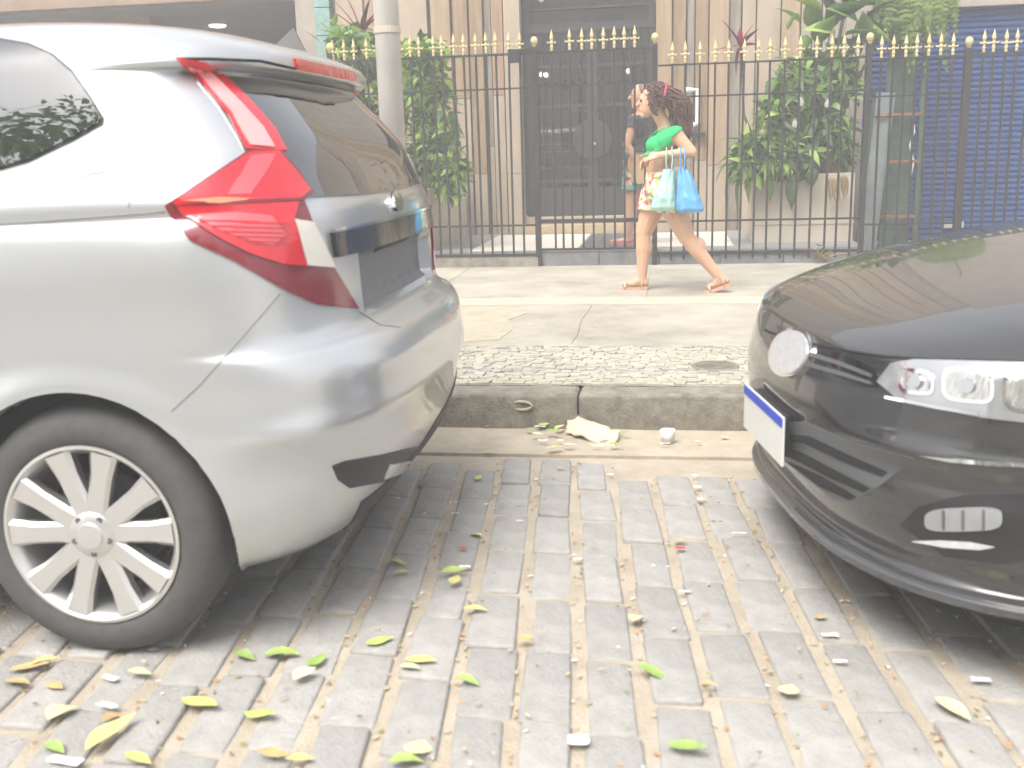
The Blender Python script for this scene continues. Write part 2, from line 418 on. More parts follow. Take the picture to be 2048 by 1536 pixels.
pp = [(-1.75, 6.66), (-1.2, 6.62), (-.93, 6.60), (-.90, 6.35), (-.98, 6.10), (-.90, 5.75), (-.93, 5.45), (-1.2, 5.33), (-1.9, 5.36), (-2.3, 5.8), (-2.2, 6.5)]
MB().prism([(x, y, PZ+.003) for x, y in pp][::-1], (0, 0, -.03)).build('mortar_patch', M['patch'], pav)
for x in (-3.9, -2.1, -.52, 1.05, 2.8):
    jb = MB().tube([(x+.01*math.sin(k*1.7), 5.34+k*.27, PZ+.0005) for k in range(6)], .0025, 4).build('slab_joint', M['kerb'], pav)
    jb2 = MB().tube([(x+.35+.01*math.sin(k*2.1), 7.05+k*.32, PZ+.0005) for k in range(7)], .0025, 4).build('slab_joint', M['kerb'], pav)
mh = atz(1430, 735, PZ)
cv = thing('manhole_cover', 'small round worn iron cover set in the mosaic strip', 'manhole cover', (mh.x, mh.y, PZ))
MB().lathe([(.001, .012), (.105, .012), (.112, .006), (.112, -.01)], 28, 'z', (mh.x, mh.y, PZ)).build('lid', mat('worn_iron', (.20, .17, .13), .7, var=.25, scale=30), cv)
b = MB()
for k in range(-4, 5):
    h = math.sqrt(max(0, .092**2-(k*.02)**2)); b.box(mh.x-h, mh.x+h, mh.y+k*.02-.004, mh.y+k*.02+.004, PZ+.010, PZ+.0155)
b.build('tread_rib', M['kerb'], cv)['kind'] = 'stuff'

# ------------------------------------------------------------------ entrance platform
FY = 9.0                          # fence line
plat = thing('entrance_platform', 'low grey granite platform with dark front step behind the iron fence', 'step', (-.5, FY, PZ))
MB().box(-2.2, 1.62, FY+.06, 11.0, PZ-.02, .28).build('slab', M['platform'], plat)
xs = [-1.15, -.62, -.1, .42, .95, 1.3]
MB().box(-2.2, -1.155, FY-.03, FY+.058, PZ-.02, .235).build('front_kerb', M['kerb'], plat)
for a, b in zip(xs, xs[1:]): MB().box(a+.003, b-.003, FY+.005, FY+.058, PZ-.02, .277, bev=.006).build('riser_stone', M['riser'], plat)
MB().box(1.303, 1.62, FY+.0, FY+.058, PZ-.02, .22).build('riser_stone', M['riser'], plat)
for (x0, x1, y0, y1) in ((-1.80, -1.30, 9.12, 10.0), (-1.80, -1.30, 10.0, 10.8), (-1.30, -.83, 9.12, 10.0), (-1.30, -.83, 10.0, 10.8), (-.22, .2, 9.3, 10.05), (-.22, .2, 10.05, 10.8), (.2, .55, 9.3, 10.05), (.2, .55, 10.05, 10.8)):
    MB().box(x0+.002, x1-.002, y0+.002, y1-.002, .27, .284).build('white_tile', M['wtile'], plat)
dm = thing('door_mat', 'dark ribbed rubber mat lying before the entrance door', 'mat', (-.52, 9.9, .28))
MB().box(-.81, -.24, 9.12, 10.7, .281, .288, bev=.002).build('base', M['mat'], dm)
b = MB()
for k in range(19): b.box(-.80+k*.03, -.80+k*.03+.014, 9.13, 10.69, .288, .295)
b.build('rib', M['mat'], dm)['kind'] = 'stuff'

# ------------------------------------------------------------------ apartment building with stone strips
BY = 11.0
bld = thing('apartment_building', 'apartment house front in vertical brown and beige stone strips with dark glazed door', 'building', (-.8, BY, PZ))
MB().box(-3.55, 1.45, BY+.06, BY+.5, PZ-.1, .29).box(-3.55, -1.60, BY+.05, BY+.5, .29, 5.2).box(-.10, 1.85, BY+.05, BY+.5, .29, 5.2).box(-1.60, -.10, BY+.05, BY+.5, 3.0, 5.2).build('wall', M['grey_strip'], bld)
def strips(edges):
    for (x0, x1, m, dep, zlow) in edges:
        if zlow:
            MB().box(x0+.004, x1-.004, BY-dep, BY+.049, .28, zlow-.003, bev=.004).build('stone_strip', M['beige'], bld)
            MB().box(x0+.004, x1-.004, BY-dep, BY+.049, zlow+.003, 5.0, bev=.004).build('stone_strip', M[m], bld)
        else:
            MB().box(x0+.004, x1-.004, BY-dep, BY+.049, .28, 5.0, bev=.004).build('stone_strip', M[m], bld)
strips([(-3.50, -3.20, 'beige', .03, 0), (-3.2, -2.84, 'tan', .0, 0), (-2.83, -2.51, 'beige', .06, 0), (-2.48, -2.27, 'tan', .05, .92), (-2.25, -2.09, 'brown', .03, 1.70), (-2.07, -1.93, 'brown', .06, .92),
        (-1.925, -1.85, 'grey_strip', .01, 1.2), (-1.845, -1.72, 'brown', .05, 1.72), (-1.71, -1.535, 'beige', .10, .92),
        (-.165, .0, 'tan', .10, .95), (.005, .14, 'brown', .05, .95), (.145, .225, 'grey_strip', .01, 0), (.23, .36, 'brown', .05, 1.0), (.365, .56, 'tan', .07, .95), (.565, .68, 'grey_strip', .02, 0),
        (.685, .82, 'beige', .06, .95), (.825, 1.06, 'beige', .05, 0), (1.065, 1.25, 'tan', .05, 0), (1.255, 1.45, 'beige', .03, 0), (1.46, 1.84, 'greybrown', .03, 0)])
# doorway
MB().box(-1.535, -.165, BY-.12, BY+.30, .28, .375, bev=.006).build('threshold', M['threshold'], bld)
MB().box(-1.535, -.165, BY-.02, BY+.30, .375, .45, bev=.006).build('door_sill', M['beige'], bld)
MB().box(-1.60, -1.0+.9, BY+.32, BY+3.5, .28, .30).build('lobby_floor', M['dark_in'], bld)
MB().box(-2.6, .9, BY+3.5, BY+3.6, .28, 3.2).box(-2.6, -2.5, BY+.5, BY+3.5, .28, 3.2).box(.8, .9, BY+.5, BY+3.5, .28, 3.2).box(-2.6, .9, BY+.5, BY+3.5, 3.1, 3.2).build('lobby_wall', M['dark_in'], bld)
for px, py in ((1257, 142), (1083, 149), (1092, 150)):
    c = at(px, py, 12.6); MB().lathe([(.001, -.03), (.02, -.025), (.032, 0), (.02, .025), (.001, .03)], 12, 'z', c).build('lobby_lamp', M['lamp'], bld, smooth=True)
for (xa, xb, py) in ((1060, 1132, 290), (1060, 1140, 305), (1085, 1175, 337), (1062, 1170, 336), (1120, 1180, 222)):  # white bars added behind the pane as the bright streaks reflected in it
    a, b = at(xa, py, 12.2), at(xb, py, 12.2); MB().box(a.x, b.x, 12.2, 12.4, a.z-.012, a.z+.012).build('glass_streak', M['white_plastic'], bld)
DY = BY+.12
fr = MB()
for x0, x1 in ((-1.53, -1.46), (-.88, -.83), (-.82, -.77), (-.235, -.17)): fr.box(x0, x1, DY, DY+.06, .452, 2.34)
fr.box(-1.53, -.17, DY-.01, DY+.065, 2.342, 2.42)
fr.box(-1.53, -1.46, DY, DY+.06, 2.422, 3.0).box(-.235, -.17, DY, DY+.06, 2.422, 3.0)
for zz in (.452, ): fr.box(-1.458, -.882, DY+.005, DY+.05, zz, zz+.30).box(-.768, -.237, DY+.005, DY+.05, zz, zz+.30)
for zz in (.80, 1.58, 1.98): fr.box(-1.458, -.882, DY+.01, DY+.045, zz, zz+.035).box(-.768, -.237, DY+.01, DY+.045, zz, zz+.035)
for zz in (2.56, 2.78): fr.box(-1.458, -.237, DY+.01, DY+.04, zz, zz+.02)
door = fr.build('entrance_door', M['door_iron'], bld)
for x0, x1, z0, z1 in ((-1.46, -.88, .75, 2.34), (-.77, -.235, .75, 2.34), (-1.46, -.235, 2.42, 3.0)):
    MB().box(x0, x1, DY+.052, DY+.058, z0, z1).build('pane', M['door_glass'], door)
for k in range(14):
    x = -1.435+k*.0915
    if -.90 < x < -.75: continue
    MB().tube([(x, DY+.022, .75), (x, DY+.022, 2.342)], .0085, 6).build('bar', M['door_iron'], door)
MB().lathe([(.001, -.03), (.20, -.03), (.205, -.02), (.205, .0)], 40, 'y', (-.825, DY-.0, 1.25)).build('round_plate', M['door_iron'], door, angle=40)
MB().lathe([(.001, -.045), (.013, -.04), (.016, -.03)], 12, 'y', (-.80, DY-.002, 1.20)).build('lock', M['gold'], door, smooth=True)
for x in (-1.15, -.52):
    for s in (-1, 1):
        pts = [(x+s*(.16-.15*t+.05*math.sin(t*9)*(1-t)), DY+.006, 2.10+.16*math.sin(t*3.1)) for t in np.linspace(0, 1, 16)]
        MB().tube(pts, .007, 5).build('scroll', M['door_iron'], door, smooth=True)
for x, s in ((-1.33, 1), (-.37, -1)):
    pts = [(x+s*.045*math.cos(t)*(1-t/9), DY+.004, 2.67+.045*math.sin(t)*(1-t/9)) for t in np.linspace(0, 6.5, 22)] + [(x+s*.16, DY+.004, 2.66)]
    MB().tube(pts, .006, 5).build('scroll', M['alloy'], door, smooth=True)
for k in range(5):
    x = -1.10+k*.13
    MB().lathe([(.030, -.006), (.042, -.006), (.042, .006), (.030, .006)], 20, 'y', (x, DY+.02, 1.86), close=True).build('ring', M['door_iron'], door)
# white pipe bracket on the strips
pb = thing('pipe_bracket', 'white angled plastic pipe fixed on the strips behind the walking woman', 'pipe', (.2, BY-.08, 1.2))
pa = [at(1372, 180, BY-.1), at(1396, 180, BY-.1), at(1396, 246, BY-.1), at(1386, 250, BY-.1)]
MB().tube(pa, .028, 8).build('pipe', M['white_plastic'], pb)
b = MB(); b.tube([at(1385, 181, BY-.1), at(1385, 181, BY+.0)], .014, 6); b.build('clip', M['white_plastic'], pb)
kb = MB().box(.12, .34, BY-.13, BY-.06, 1.24, 1.28).build('handrail', M['iron']); tag(kb, 'short dark metal rail on the strips below the white pipe', 'rail')

# ------------------------------------------------------------------ shop to the left, blue shuttered shop to the right
shop = thing('open_shop', 'dim open shop front with a ceiling lamp beside the teal column', 'shop', (-6, BY, PZ))
MB().box(-14, -3.9, 15.0, 15.1, PZ, 3.4).box(-14, -3.95, BY+.3, 15, PZ-.02, PZ+.01).build('back_wall', M['shop_wall'], shop)
MB().box(-14, -3.6, BY+.02, 15.0, 2.76, 2.86).build('ceiling', M['shop_ceiling'], shop)
MB().box(-14, -3.95, BY-.1, BY+.02, 2.80, 5.2).build('fascia', M['fascia'], shop)
MB().box(-9, -5.85, BY+.5, BY+.8, 2.55, 2.76).build('beam', M['fascia'], shop)
MB().box(-3.93, -3.72, BY-.05, BY+.3, PZ-.02, 5.2).build('column', M['greybrown'], shop)
for k in range(16):
    MB().box(-3.718, -3.555, BY-.06, BY+.2, PZ+.28*k+.004, PZ+.28*(k+1)-.004, bev=.004).build('teal_tile', M['teal'], shop)
lc = atz(435, 52, 2.75)
dl = MB().lathe([(.001, -.012), (.085, -.012), (.10, -.004), (.10, .012)], 28, 'z', (lc.x, lc.y, 2.75)).build('downlight', M['lamp'], shop)
sb = thing('slanted_reflection', 'dark grey board standing in for a slanted shop glass reflection beside the teal column', 'board', at(600, 250, 10.3))
q = [at(535, 105, 10.3), at(586, 55, 10.3), at(664, 205, 10.3), at(668, 470, 10.3), at(560, 480, 10.3)]  # added sheet shaped like the dark reflection in the shop glass
MB().prism(q, (0, .03, 0)).build('panel', M['shop_wall'], sb)

SY = 10.55
bs = thing('shuttered_shop', 'shop closed by a dark blue roller shutter behind the fence', 'shop', (2.8, SY, PZ))
MB().box(1.70, 6.0, SY-.05, SY+.3, 2.33, 5.2).build('lintel', M['greybrown'], bs)
MB().box(1.62, 1.80, SY-.05, SY+.4, PZ-.02, 2.328).build('jamb', M['greybrown'], bs)
MB().box(5.2, 6.0, SY-.05, SY+.4, PZ-.02, 2.328).build('jamb', M['greybrown'], bs)
sh = MB().box(1.8, 5.2, SY+.06, SY+.08, PZ, 2.33).build('shutter', M['shutter'], bs)
sm = MB()
prof = [(0, .0), (-.012, .008), (-.017, .022), (-.012, .036), (0, .044), (.002, .052)]
for k, (dy, dz) in enumerate(prof):
    sm.v += [(1.8, SY+.045+dy, dz), (5.2, SY+.045+dy, dz)]
sm.f = [(2*k, 2*k+1, 2*k+3, 2*k+2) for k in range(len(prof)-1)]; sm.mi = [0]*len(sm.f)
sme = sm.mesh('shutter_slat', M['shutter'], True)
for k in range(41): link('shutter_slat', sme, sh, (0, 0, PZ+.03+k*.053))
MB().box(1.8, 5.2, SY+.02, SY+.058, PZ, PZ+.03).build('bottom_rail', M['alloy'], sh)
MB().box(2.62, 2.80, SY+.0, SY+.028, .30, .36, bev=.008).build('shutter_lock', M['alloy'], sh)
rk = thing('green_metal_rack', 'dark green metal frame with rusty shelves standing before blue shutter', 'rack', (2.05, 10.0, PZ))
for x in (1.93, 2.23): MB().box(x-.022, x+.022, 9.98, 10.03, PZ, 2.3).build('post', M['green_iron'], rk)
MB().box(1.953, 2.16, 10.035, 10.05, PZ, 2.28).build('back_panel', M['green_iron'], rk)
for px in (228, 322, 432):
    z = at(1820, px, 10.0).z; MB().box(1.90, 2.207, 9.93, 9.978, z-.012, z+.012).build('shelf', M['rust'], rk)
MB().tube([(2.14, 9.95, 1.36), (2.16, 9.94, 1.22), (2.13, 9.95, 1.1), (2.17, 9.94, .95), (2.15, 9.95, .8)], .008, 6).build('hanging_cable', M['white_plastic'], rk, smooth=True)
lb = thing('leaning_frame', 'old grey window frame leaning between planter and green metal rack', 'frame', (1.8, 9.85, PZ))
q = [at(1712, 520, 9.8), at(1742, 520, 9.8), at(1786, 185, 9.95), at(1752, 185, 9.95)]
MB().prism(q, (0, .02, 0)).build('pane', M['pane_grey'], lb)
MB().tube([q[0]+Vector((-.01, -.005, 0)), q[3]+Vector((-.01, -.005, 0))], .016, 4).build('stile', M['green_iron'], lb)
MB().tube([q[1]+Vector((.01, -.005, 0)), q[2]+Vector((.01, -.005, 0))], .016, 4).build('stile', M['pane_grey'], lb)
MB().tube([at(1750, 232, 9.9), at(1785, 232, 9.9)], .014, 4).build('rail', M['rust'], lb)

# ------------------------------------------------------------------ planters
pl = thing('stone_planter', 'beige stone planter under the climbing plant left of the entrance', 'planter', (-2.7, 10, PZ))
MB().box(-3.45, -2.16, 9.12, 9.22, PZ-.01, .84, bev=.008).box(-3.45, -3.35, 9.22, 10.9, PZ-.01, .84).box(-2.26, -2.16, 9.22, 10.9, PZ-.01, .84, bev=.008).build('wall', M['planter'], pl)
MB().box(-3.35, -2.26, 9.22, 10.9, PZ, .79).build('soil', M['soil'], pl)
pr = thing('stone_planter', 'beige stone planter full of leafy plants right of the entrance', 'planter', (1.15, 9.8, PZ))
MB().box(.72, 1.60, 9.55, 9.65, .16, .88, bev=.008).box(.72, .82, 9.65, 10.95, .16, .88, bev=.008).box(1.50, 1.60, 9.65, 10.95, .16, .88).build('wall', M['planter'], pr)
MB().box(.715, 1.605, 9.54, 9.56, .44, .455).build('ledge', M['planter'], pr)
MB().box(.82, 1.50, 9.65, 10.95, .28, .83).build('soil', M['soil'], pr)

# ------------------------------------------------------------------ iron fence with gold spear heads
bar_me = {}
def bar_mesh(z0, z1, r=.0085):
    k = (round(z0, 3), round(z1, 3), r)
    if k not in bar_me: bar_me[k] = MB().box(-r, r, -r, r, z0, z1).mesh('bar', M['iron'])
    return bar_me[k]
def spear_mesh():
    b = MB()
    b.lathe([(.0095, 0), (.013, .012), (.0095, .024), (.015, .036), (.010, .05), (.010, .066)], 8)
    b.box(-.034, .034, -.006, .006, .066, .078); b.lathe([(.010, .06), (.017, .072), (.010, .086)], 8)
    for s in (-1, 1):
        b.tube([(s*.018, 0, .072), (s*.034, 0, .070), (s*.040, 0, .082)], [.007, .008, .002], 6)
    b.lathe([(.007, .086), (.018, .108), (.012, .135), (.001, .178)], 8)
    return b.mesh('spear_head', M['gold'], False)
SPEAR = spear_mesh()
BALL = MB().lathe([(.018, -.055), (.014, -.04), (.024, -.035), (.012, -.03)]+[(.031*math.cos(a)+.0005, .036*math.sin(a)) for a in np.linspace(-1.2, 1.57, 9)], 16).mesh('ball_finial', M['gold'], True)
def fence(name, label, cat, xs, ztop, rails, x0, x1, z0=.20, group='iron fence panels with gold spear heads'):
    t = thing(name, label, cat, ((x0+x1)/2, FY, PZ), group)
    for x in xs:
        o = link('bar', bar_mesh(z0, ztop), t, (x, FY, 0))
        o.rotation_euler = (rnd.uniform(-.004, .004), rnd.uniform(-.006, .006), 0)
        s = link('spear_head', SPEAR, None); s.parent = o; s.location = (0, 0, ztop+rnd.uniform(-.004, .004)); s.rotation_euler = (0, 0, rnd.uniform(-.5, .5))
    for z, h in rails: MB().box(x0, x1, FY-.012, FY+.012, z-h/2, z+h/2).build('rail', M['iron'], t)
    return t
def post(label, x, zb, r=.026, ball=True):
    t = thing('fence_post', label, 'post', (x, FY, PZ), 'iron fence posts with gold balls')
    MB().box(x-r, x+r, FY-r, FY+r, PZ, zb-.05, bev=.004).build('shaft', M['iron'], t)
    if ball: link('ball_finial', BALL, t, (x, FY, zb))
    return t
def xsp(pxs, py=60): return [at(p, py, FY).x for p in pxs]
c1 = lambda v: 600+v/4.096
fence('iron_fence', 'iron fence panel in front of the climbing plant left of the gate', 'fence', xsp([c1(v) for v in (262, 345, 435, 530, 620, 710, 800, 890, 975, 1075, 1160, 1250, 1335, 1435, 1520, 1605, 1700, 1790)]), 1.965,
      [(1.955, .018), (1.675, .014), (.515, .016), (.255, .025)], -2.93, -1.175, .24)
c2 = lambda v: 1000+v/4.096
gate = fence('iron_gate', 'narrow iron gate with eight gold spear heads in front of entrance door', 'gate', xsp([c2(v) for v in (425, 570, 663, 750, 842, 930, 1015, 1100)]), 1.965,
      [(1.955, .02), (1.68, .016), (.545, .034), (.30, .02)], -1.125, -.168, .295)
for x in xsp([1120, 1290]): link('bar', bar_mesh(.295, 1.96), gate, (x, FY, 0))
fence('iron_fence', 'long iron fence panel between gate and leafy planter, behind walking woman', 'fence', xsp([c2(1410), c2(1520), c2(1637), c2(1762), c2(1882), c2(1995)]+[1400+v/3.16 for v in (365, 452, 545, 640, 735, 835, 910, 1002)]), 1.822,
      [(1.812, .014), (1.555, .014), (.525, .016), (.255, .025)], -.115, 1.55, .20)
fence('iron_fence', 'short iron fence panel in front of the green metal rack', 'fence', xsp([1400+v/3.16 for v in (1160, 1230, 1308, 1385, 1460, 1535, 1613)]), 1.80,
      [(1.79, .014), (1.50, .014), (.47, .016), (.24, .025)], 1.60, 2.305, .20)
fence('iron_fence', 'iron fence panel in front of blue shutter above the black car', 'fence', xsp([1400+v/3.16 for v in (1800, 1872, 1943, 2015)]+[2060, 2083, 2106, 2129, 2152, 2175, 2198, 2221]), 1.81,
      [(1.80, .014), (1.50, .014), (.40, .016), (.24, .025)], 2.365, 3.45, .20)
post('slim iron post with gold ball beside the teal column', -2.94, 2.08)
post('iron gate post with gold ball left of the entrance door', -1.15, 2.055, .025)
post('iron gate post with gold ball right of the entrance door', -.14, 2.04, .022)
post('iron post with gold ball above the leafy planter', 1.575, 1.965, .022)
post('thick iron post with gold ball in front of blue shutter', 2.335, 1.90, .030)
cl = MB().box(at(1016, 104, FY-.03).x, -1.178, FY-.045, FY-.015, 1.965, 1.99).box(at(1016, 104, FY-.03).x, at(1040, 104, FY).x, FY-.045, FY-.015, 1.88, 1.965).build('gate_closer', M['iron']); tag(cl, 'dark gate closer bracket on the fence left of gate', 'bracket')

# ------------------------------------------------------------------ street pole
pole = thing('street_pole', 'pale grey round street pole standing behind the silver car', 'pole', (-1.285, 4.78, PZ))
MB().tube([(-1.285, 4.78, PZ-.02), (-1.285, 4.78, 2.0), (-1.285, 4.78, 7)], [.060, .0565, .052], 24).build('shaft', M['pole'], pole, smooth=True)
MB().lathe([(.061, 1.70), (.0615, 1.705), (.0615, 1.725), (.061, 1.73)], 24, 'z', (-1.285, 4.78, 0)).build('band', M['planter'], pole)
MB().lathe([(.09, PZ), (.09, PZ+.02), (.065, PZ+.05)], 24, 'z', (-1.285, 4.78, 0)).build('foot_collar', M['pole'], pole)
# ================================================================== CARS
def crom(tab, k):
    """smooth interpolation down a table of rows"""
    tab = np.array(tab, float); out = []
    n = len(tab)
    for i in range(n-1):
        p0, p1, p2, p3 = tab[max(i-1, 0)], tab[i], tab[i+1], tab[min(i+2, n-1)]
        for j in range(k):
            t = j/k
            m1 = (p2-p0)*.5; m2 = (p3-p1)*.5
            # keep the curve from overshooting
            d = p2-p1
            m1 = np.where(m1*d <= 0, 0, np.sign(d)*np.minimum(abs(m1), 2.5*abs(d)))
            m2 = np.where(m2*d <= 0, 0, np.sign(d)*np.minimum(abs(m2), 2.5*abs(d)))
            h = 2*t**3-3*t*t+1
            out.append(h*p1+(t**3-2*t*t+t)*m1+(1-h)*p2+(t**3-t*t)*m2)
    out.append(tab[-1])
    return out

class Car:
    def __init__(s, name, label, T, tab, arches, paint, n0=3.6, n1=3.2, L0=.66, L1=.8, disp=None, arch_r=.345, sub=7, loc=(0, 0, 0), amin=.4):
        s.T = T; s.root = thing(name, label, 'car', loc)
        rows = crom(tab, sub)
        K = 30; NS = 110
        tt = []
        for k in range(K+1):
            u = k/K; p = 1.7; tt.append(math.pi/2*(u**p/(u**p+(1-u)**p)))
        grid = []
        for (z, e0, e1, w) in rows:
            l0 = max(amin, L0-(e0-tab_min(tab, 1))); l1 = max(.4, L1-(tab_max(tab, 2)-e1))
            half = []
            for t in tt:
                c, q = math.cos(t), math.sin(t)
                half.append([e0+l0-l0*max(c, 0)**(2/n0), w*max(q, 0)**(2/n0), z])
            a0, a1 = e0+l0, e1-l1
            for k in range(1, NS): half.append([a0+(a1-a0)*k/NS, w, z])
            for t in reversed(tt):
                c, q = math.cos(t), math.sin(t)
                half.append([e1-l1+l1*max(c, 0)**(2/n1), w*max(q, 0)**(2/n1), z])
            if disp:
                for h in half:
                    da, dl, dz = disp(h[0], h[1]/max(w, 1e-6), h[2]); h[0] += da; h[1] = max(0, h[1]+dl); h[2] += dz
            full = half + [[a, -l, zz] for a, l, zz in half[-2:0:-1]]
            grid.append(full)
        R, U = len(grid), len(grid[0])
        vs = [p for r in grid for p in r]
        inside = set(); cv = []
        for (aw, zw, r) in arches:
            for i, (a, l, z) in enumerate(vs):
                if abs(l) < .45: continue
                d = math.hypot(a-aw, z-zw)
                if d < r: inside.add(i)
        fs = []
        moved = {}
        for i in range(R-1):
            for k in range(U):
                q = (i*U+k, i*U+(k+1) % U, (i+1)*U+(k+1) % U, (i+1)*U+k)
                if all(x in inside for x in q): continue
                fs.append(q)
                for x in q:
                    if x in inside: moved[x] = 1
        for x in moved:
            a, l, z = vs[x]
            aw, zw, r = min(arches, key=lambda c: math.hypot(a-c[0], z-c[1]))
            d = max(1e-4, math.hypot(a-aw, z-zw)); vs[x] = [aw+(a-aw)*r/d, l, zw+(z-zw)*r/d]
        fs.append(tuple((R-1)*U+k for k in range(U)))
        bm = bmesh.new()
        bv = [bm.verts.new(p) for p in vs]
        for f in fs:
            try: bm.faces.new([bv[i] for i in f])
            except ValueError: pass
        bmesh.ops.delete(bm, geom=[v for v in bm.verts if not v.link_faces], context='VERTS')
        bmesh.ops.recalc_face_normals(bm, faces=bm.faces[:])
        be = [e for e in bm.edges if e.is_boundary and abs(e.verts[0].co.y) > .3]
        be = [e for e in be if any(all(abs(math.hypot(v.co.x-c[0], v.co.z-c[1])-c[2]) < .012 for v in e.verts) for c in arches)]
        g = bmesh.ops.extrude_edge_only(bm, edges=be)['geom']
        for v in [x for x in g if isinstance(x, bmesh.types.BMVert)]: v.co.y -= math.copysign(.05, v.co.y)
        bmesh.ops.recalc_face_normals(bm, faces=bm.faces[:])
        for v in bm.verts: v.co = T(*v.co)
        bmesh.ops.recalc_face_normals(bm, faces=bm.faces[:])
        for f in bm.faces: f.smooth = True
        for e in bm.edges:
            if len(e.link_faces) == 2 and e.calc_face_angle(0) > math.radians(38): e.smooth = False
        me = bpy.data.meshes.new('body'); bm.to_mesh(me); me.materials.append(M[paint])
        s.bvh = BVHTree.FromBMesh(bm); bm.free()
        s.body = link('body', me, s.root)
        # dark wheel-arch liners and floor
        for (aw, zw, r) in arches:
            for sd in (1, -1):
                b = MB(); n = 20; wl = max(abs(l) for a, l, z in vs if abs(a-aw) < .5)
                pts = []
                for k in range(n+1):
                    t = math.pi*(1.12*k/n-.06)
                    pts.append((aw+(r+.004)*math.cos(t), zw+(r+.004)*math.sin(t)))
                v2 = [T(a, sd*(wl-.11), max(z, .16)) for a, z in pts] + [T(a, sd*(wl-.32), max(z, .16)) for a, z in pts]
                f2 = [(k, k+1, n+2+k, n+1+k) for k in range(n)] + [tuple(n+1+k for k in range(n+1))]
                b.add(v2, f2).build('arch_liner', M['liner'], s.root)
        e0, e1 = tab[2][1]+.55, tab[2][2]-.55; w = tab[2][3]-.10
        b = MB(); q = [T(e0, -w+.15, .235), T(e0, w-.15, .235), T(e1, w-.15, .235), T(e1, -w+.15, .235)]
        b.prism(q, (0, 0, .02)).build('floor_pan', M['liner'], s.root)
    def rays(s, mode):
        if mode == 'cam': return lambda x, y: (CAMP, ray(x, y).normalized())
        T = s.T
        if mode == 'end0':   # (lat, z) looking along +a
            d = (T(1, 0, 0)-T(0, 0, 0)).normalized(); return lambda l, z: (T(-1.5, l, z), d)
        if mode == 'end1':
            d = (T(0, 0, 0)-T(1, 0, 0)).normalized(); return lambda l, z: (T(7.5, l, z), d)
        if mode == 'near':   # (a, z)
            d = (T(0, 0, 0)-T(0, 1, 0)).normalized(); return lambda a, z: (T(a, 2, z), d)
        if mode == 'top':    # (a, lat)
            d = Vector((0, 0, -1)); return lambda a, l: (T(a, l, 3), d)
    def hit(s, x, y, mode='cam'):
        o, d = s.rays(mode)(x, y); return s.bvh.ray_cast(o, d)
    def patch(s, name, poly, m, mode='cam', off=.004, step=None, parent=None, mirror=False, skirt=.006, angle=None):
        rg = s.rays(mode)
        xs = [p[0] for p in poly]; ys = [p[1] for p in poly]
        ext = max(max(xs)-min(xs), max(ys)-min(ys)); step = step or max(ext/26, 6 if mode == 'cam' else .02)
        ring = []
        for (a, b) in zip(poly, poly[1:]+poly[:1]):
            k = max(1, int(math.hypot(b[0]-a[0], b[1]-a[1])/(step*.6)))
            ring += [(a[0]+(b[0]-a[0])*j/k, a[1]+(b[1]-a[1])*j/k) for j in range(k)]
        pts = [Vector(p) for p in ring]; nr = len(ring)
        def inpoly(x, y):
            c = False
            for (a, b) in zip(ring, ring[1:]+ring[:1]):
                if (a[1] > y) != (b[1] > y) and x < (b[0]-a[0])*(y-a[1])/(b[1]-a[1])+a[0]: c = not c
            return c
        gx = min(xs)+step*.5
        j = 0
        while gx < max(xs):
            gy = min(ys)+step*(.5 if j % 2 else .15)
            while gy < max(ys):
                if inpoly(gx, gy) and min(abs(gx-p[0])+abs(gy-p[1]) for p in ring) > step*.55: pts.append(Vector((gx, gy)))
                gy += step
            gx += step; j += 1
        v2, e2, f2, *_ = delaunay_2d_cdt(pts, [], [list(range(nr))], 1, 1e-6)
        P = []; Nn = []
        for v in v2:
            o, d = rg(v.x, v.y); h = s.bvh.ray_cast(o, d)
            if h[0] is None: P.append(None); Nn.append(None); continue
            n = h[1].normalized()
            if n.dot(d) > 0: n = -n
            P.append(h[0]+n*off); Nn.append(n)
        bm = bmesh.new(); bv = [bm.verts.new(p) if p is not None else None for p in P]
        nrm = {}
        for v, n in zip(bv, Nn):
            if v: nrm[v] = n
        for f in f2:
            q = [bv[i] for i in f]
            if any(x is None for x in q): continue
            if max((q[i].co-q[i-1].co).length for i in range(len(q))) > (.30 if mode != 'cam' else .25): continue
            try: bm.faces.new(q)
            except ValueError: pass
        bmesh.ops.delete(bm, geom=[v for v in bm.verts if not v.link_faces], context='VERTS')
        be = [e for e in bm.edges if e.is_boundary]
        src = {}
        newv = {}
        for e in be:
            for v in e.verts:
                if v not in newv:
                    newv[v] = bm.verts.new(v.co-nrm[v]*(off+skirt))
        for e in be:
            a, b = e.verts
            try: bm.faces.new((a, b, newv[b], newv[a]))
            except ValueError: pass
        bmesh.ops.recalc_face_normals(bm, faces=bm.faces[:])
        for f in bm.faces: f.smooth = True
        for e in bm.edges:
            if len(e.link_faces) == 2 and e.calc_face_angle(0) > math.radians(40): e.smooth = False
        me = bpy.data.meshes.new(name); bm.to_mesh(me); bm.free(); me.materials.append(m)
        o = link(name, me, parent or s.root)
        if mirror: s.mirrored(o, parent or s.root)
        return o
    def mirrored(s, o, parent):
        T = s.T; c = T(0, 0, 0); l = (T(0, 1, 0)-c).normalized()
        me = o.data.copy()
        for v in me.vertices:
            d = (v.co-c).dot(l); v.co = v.co-l*(2*d)
        me.flip_normals()
        return link(o.name.split('.')[0], me, parent)
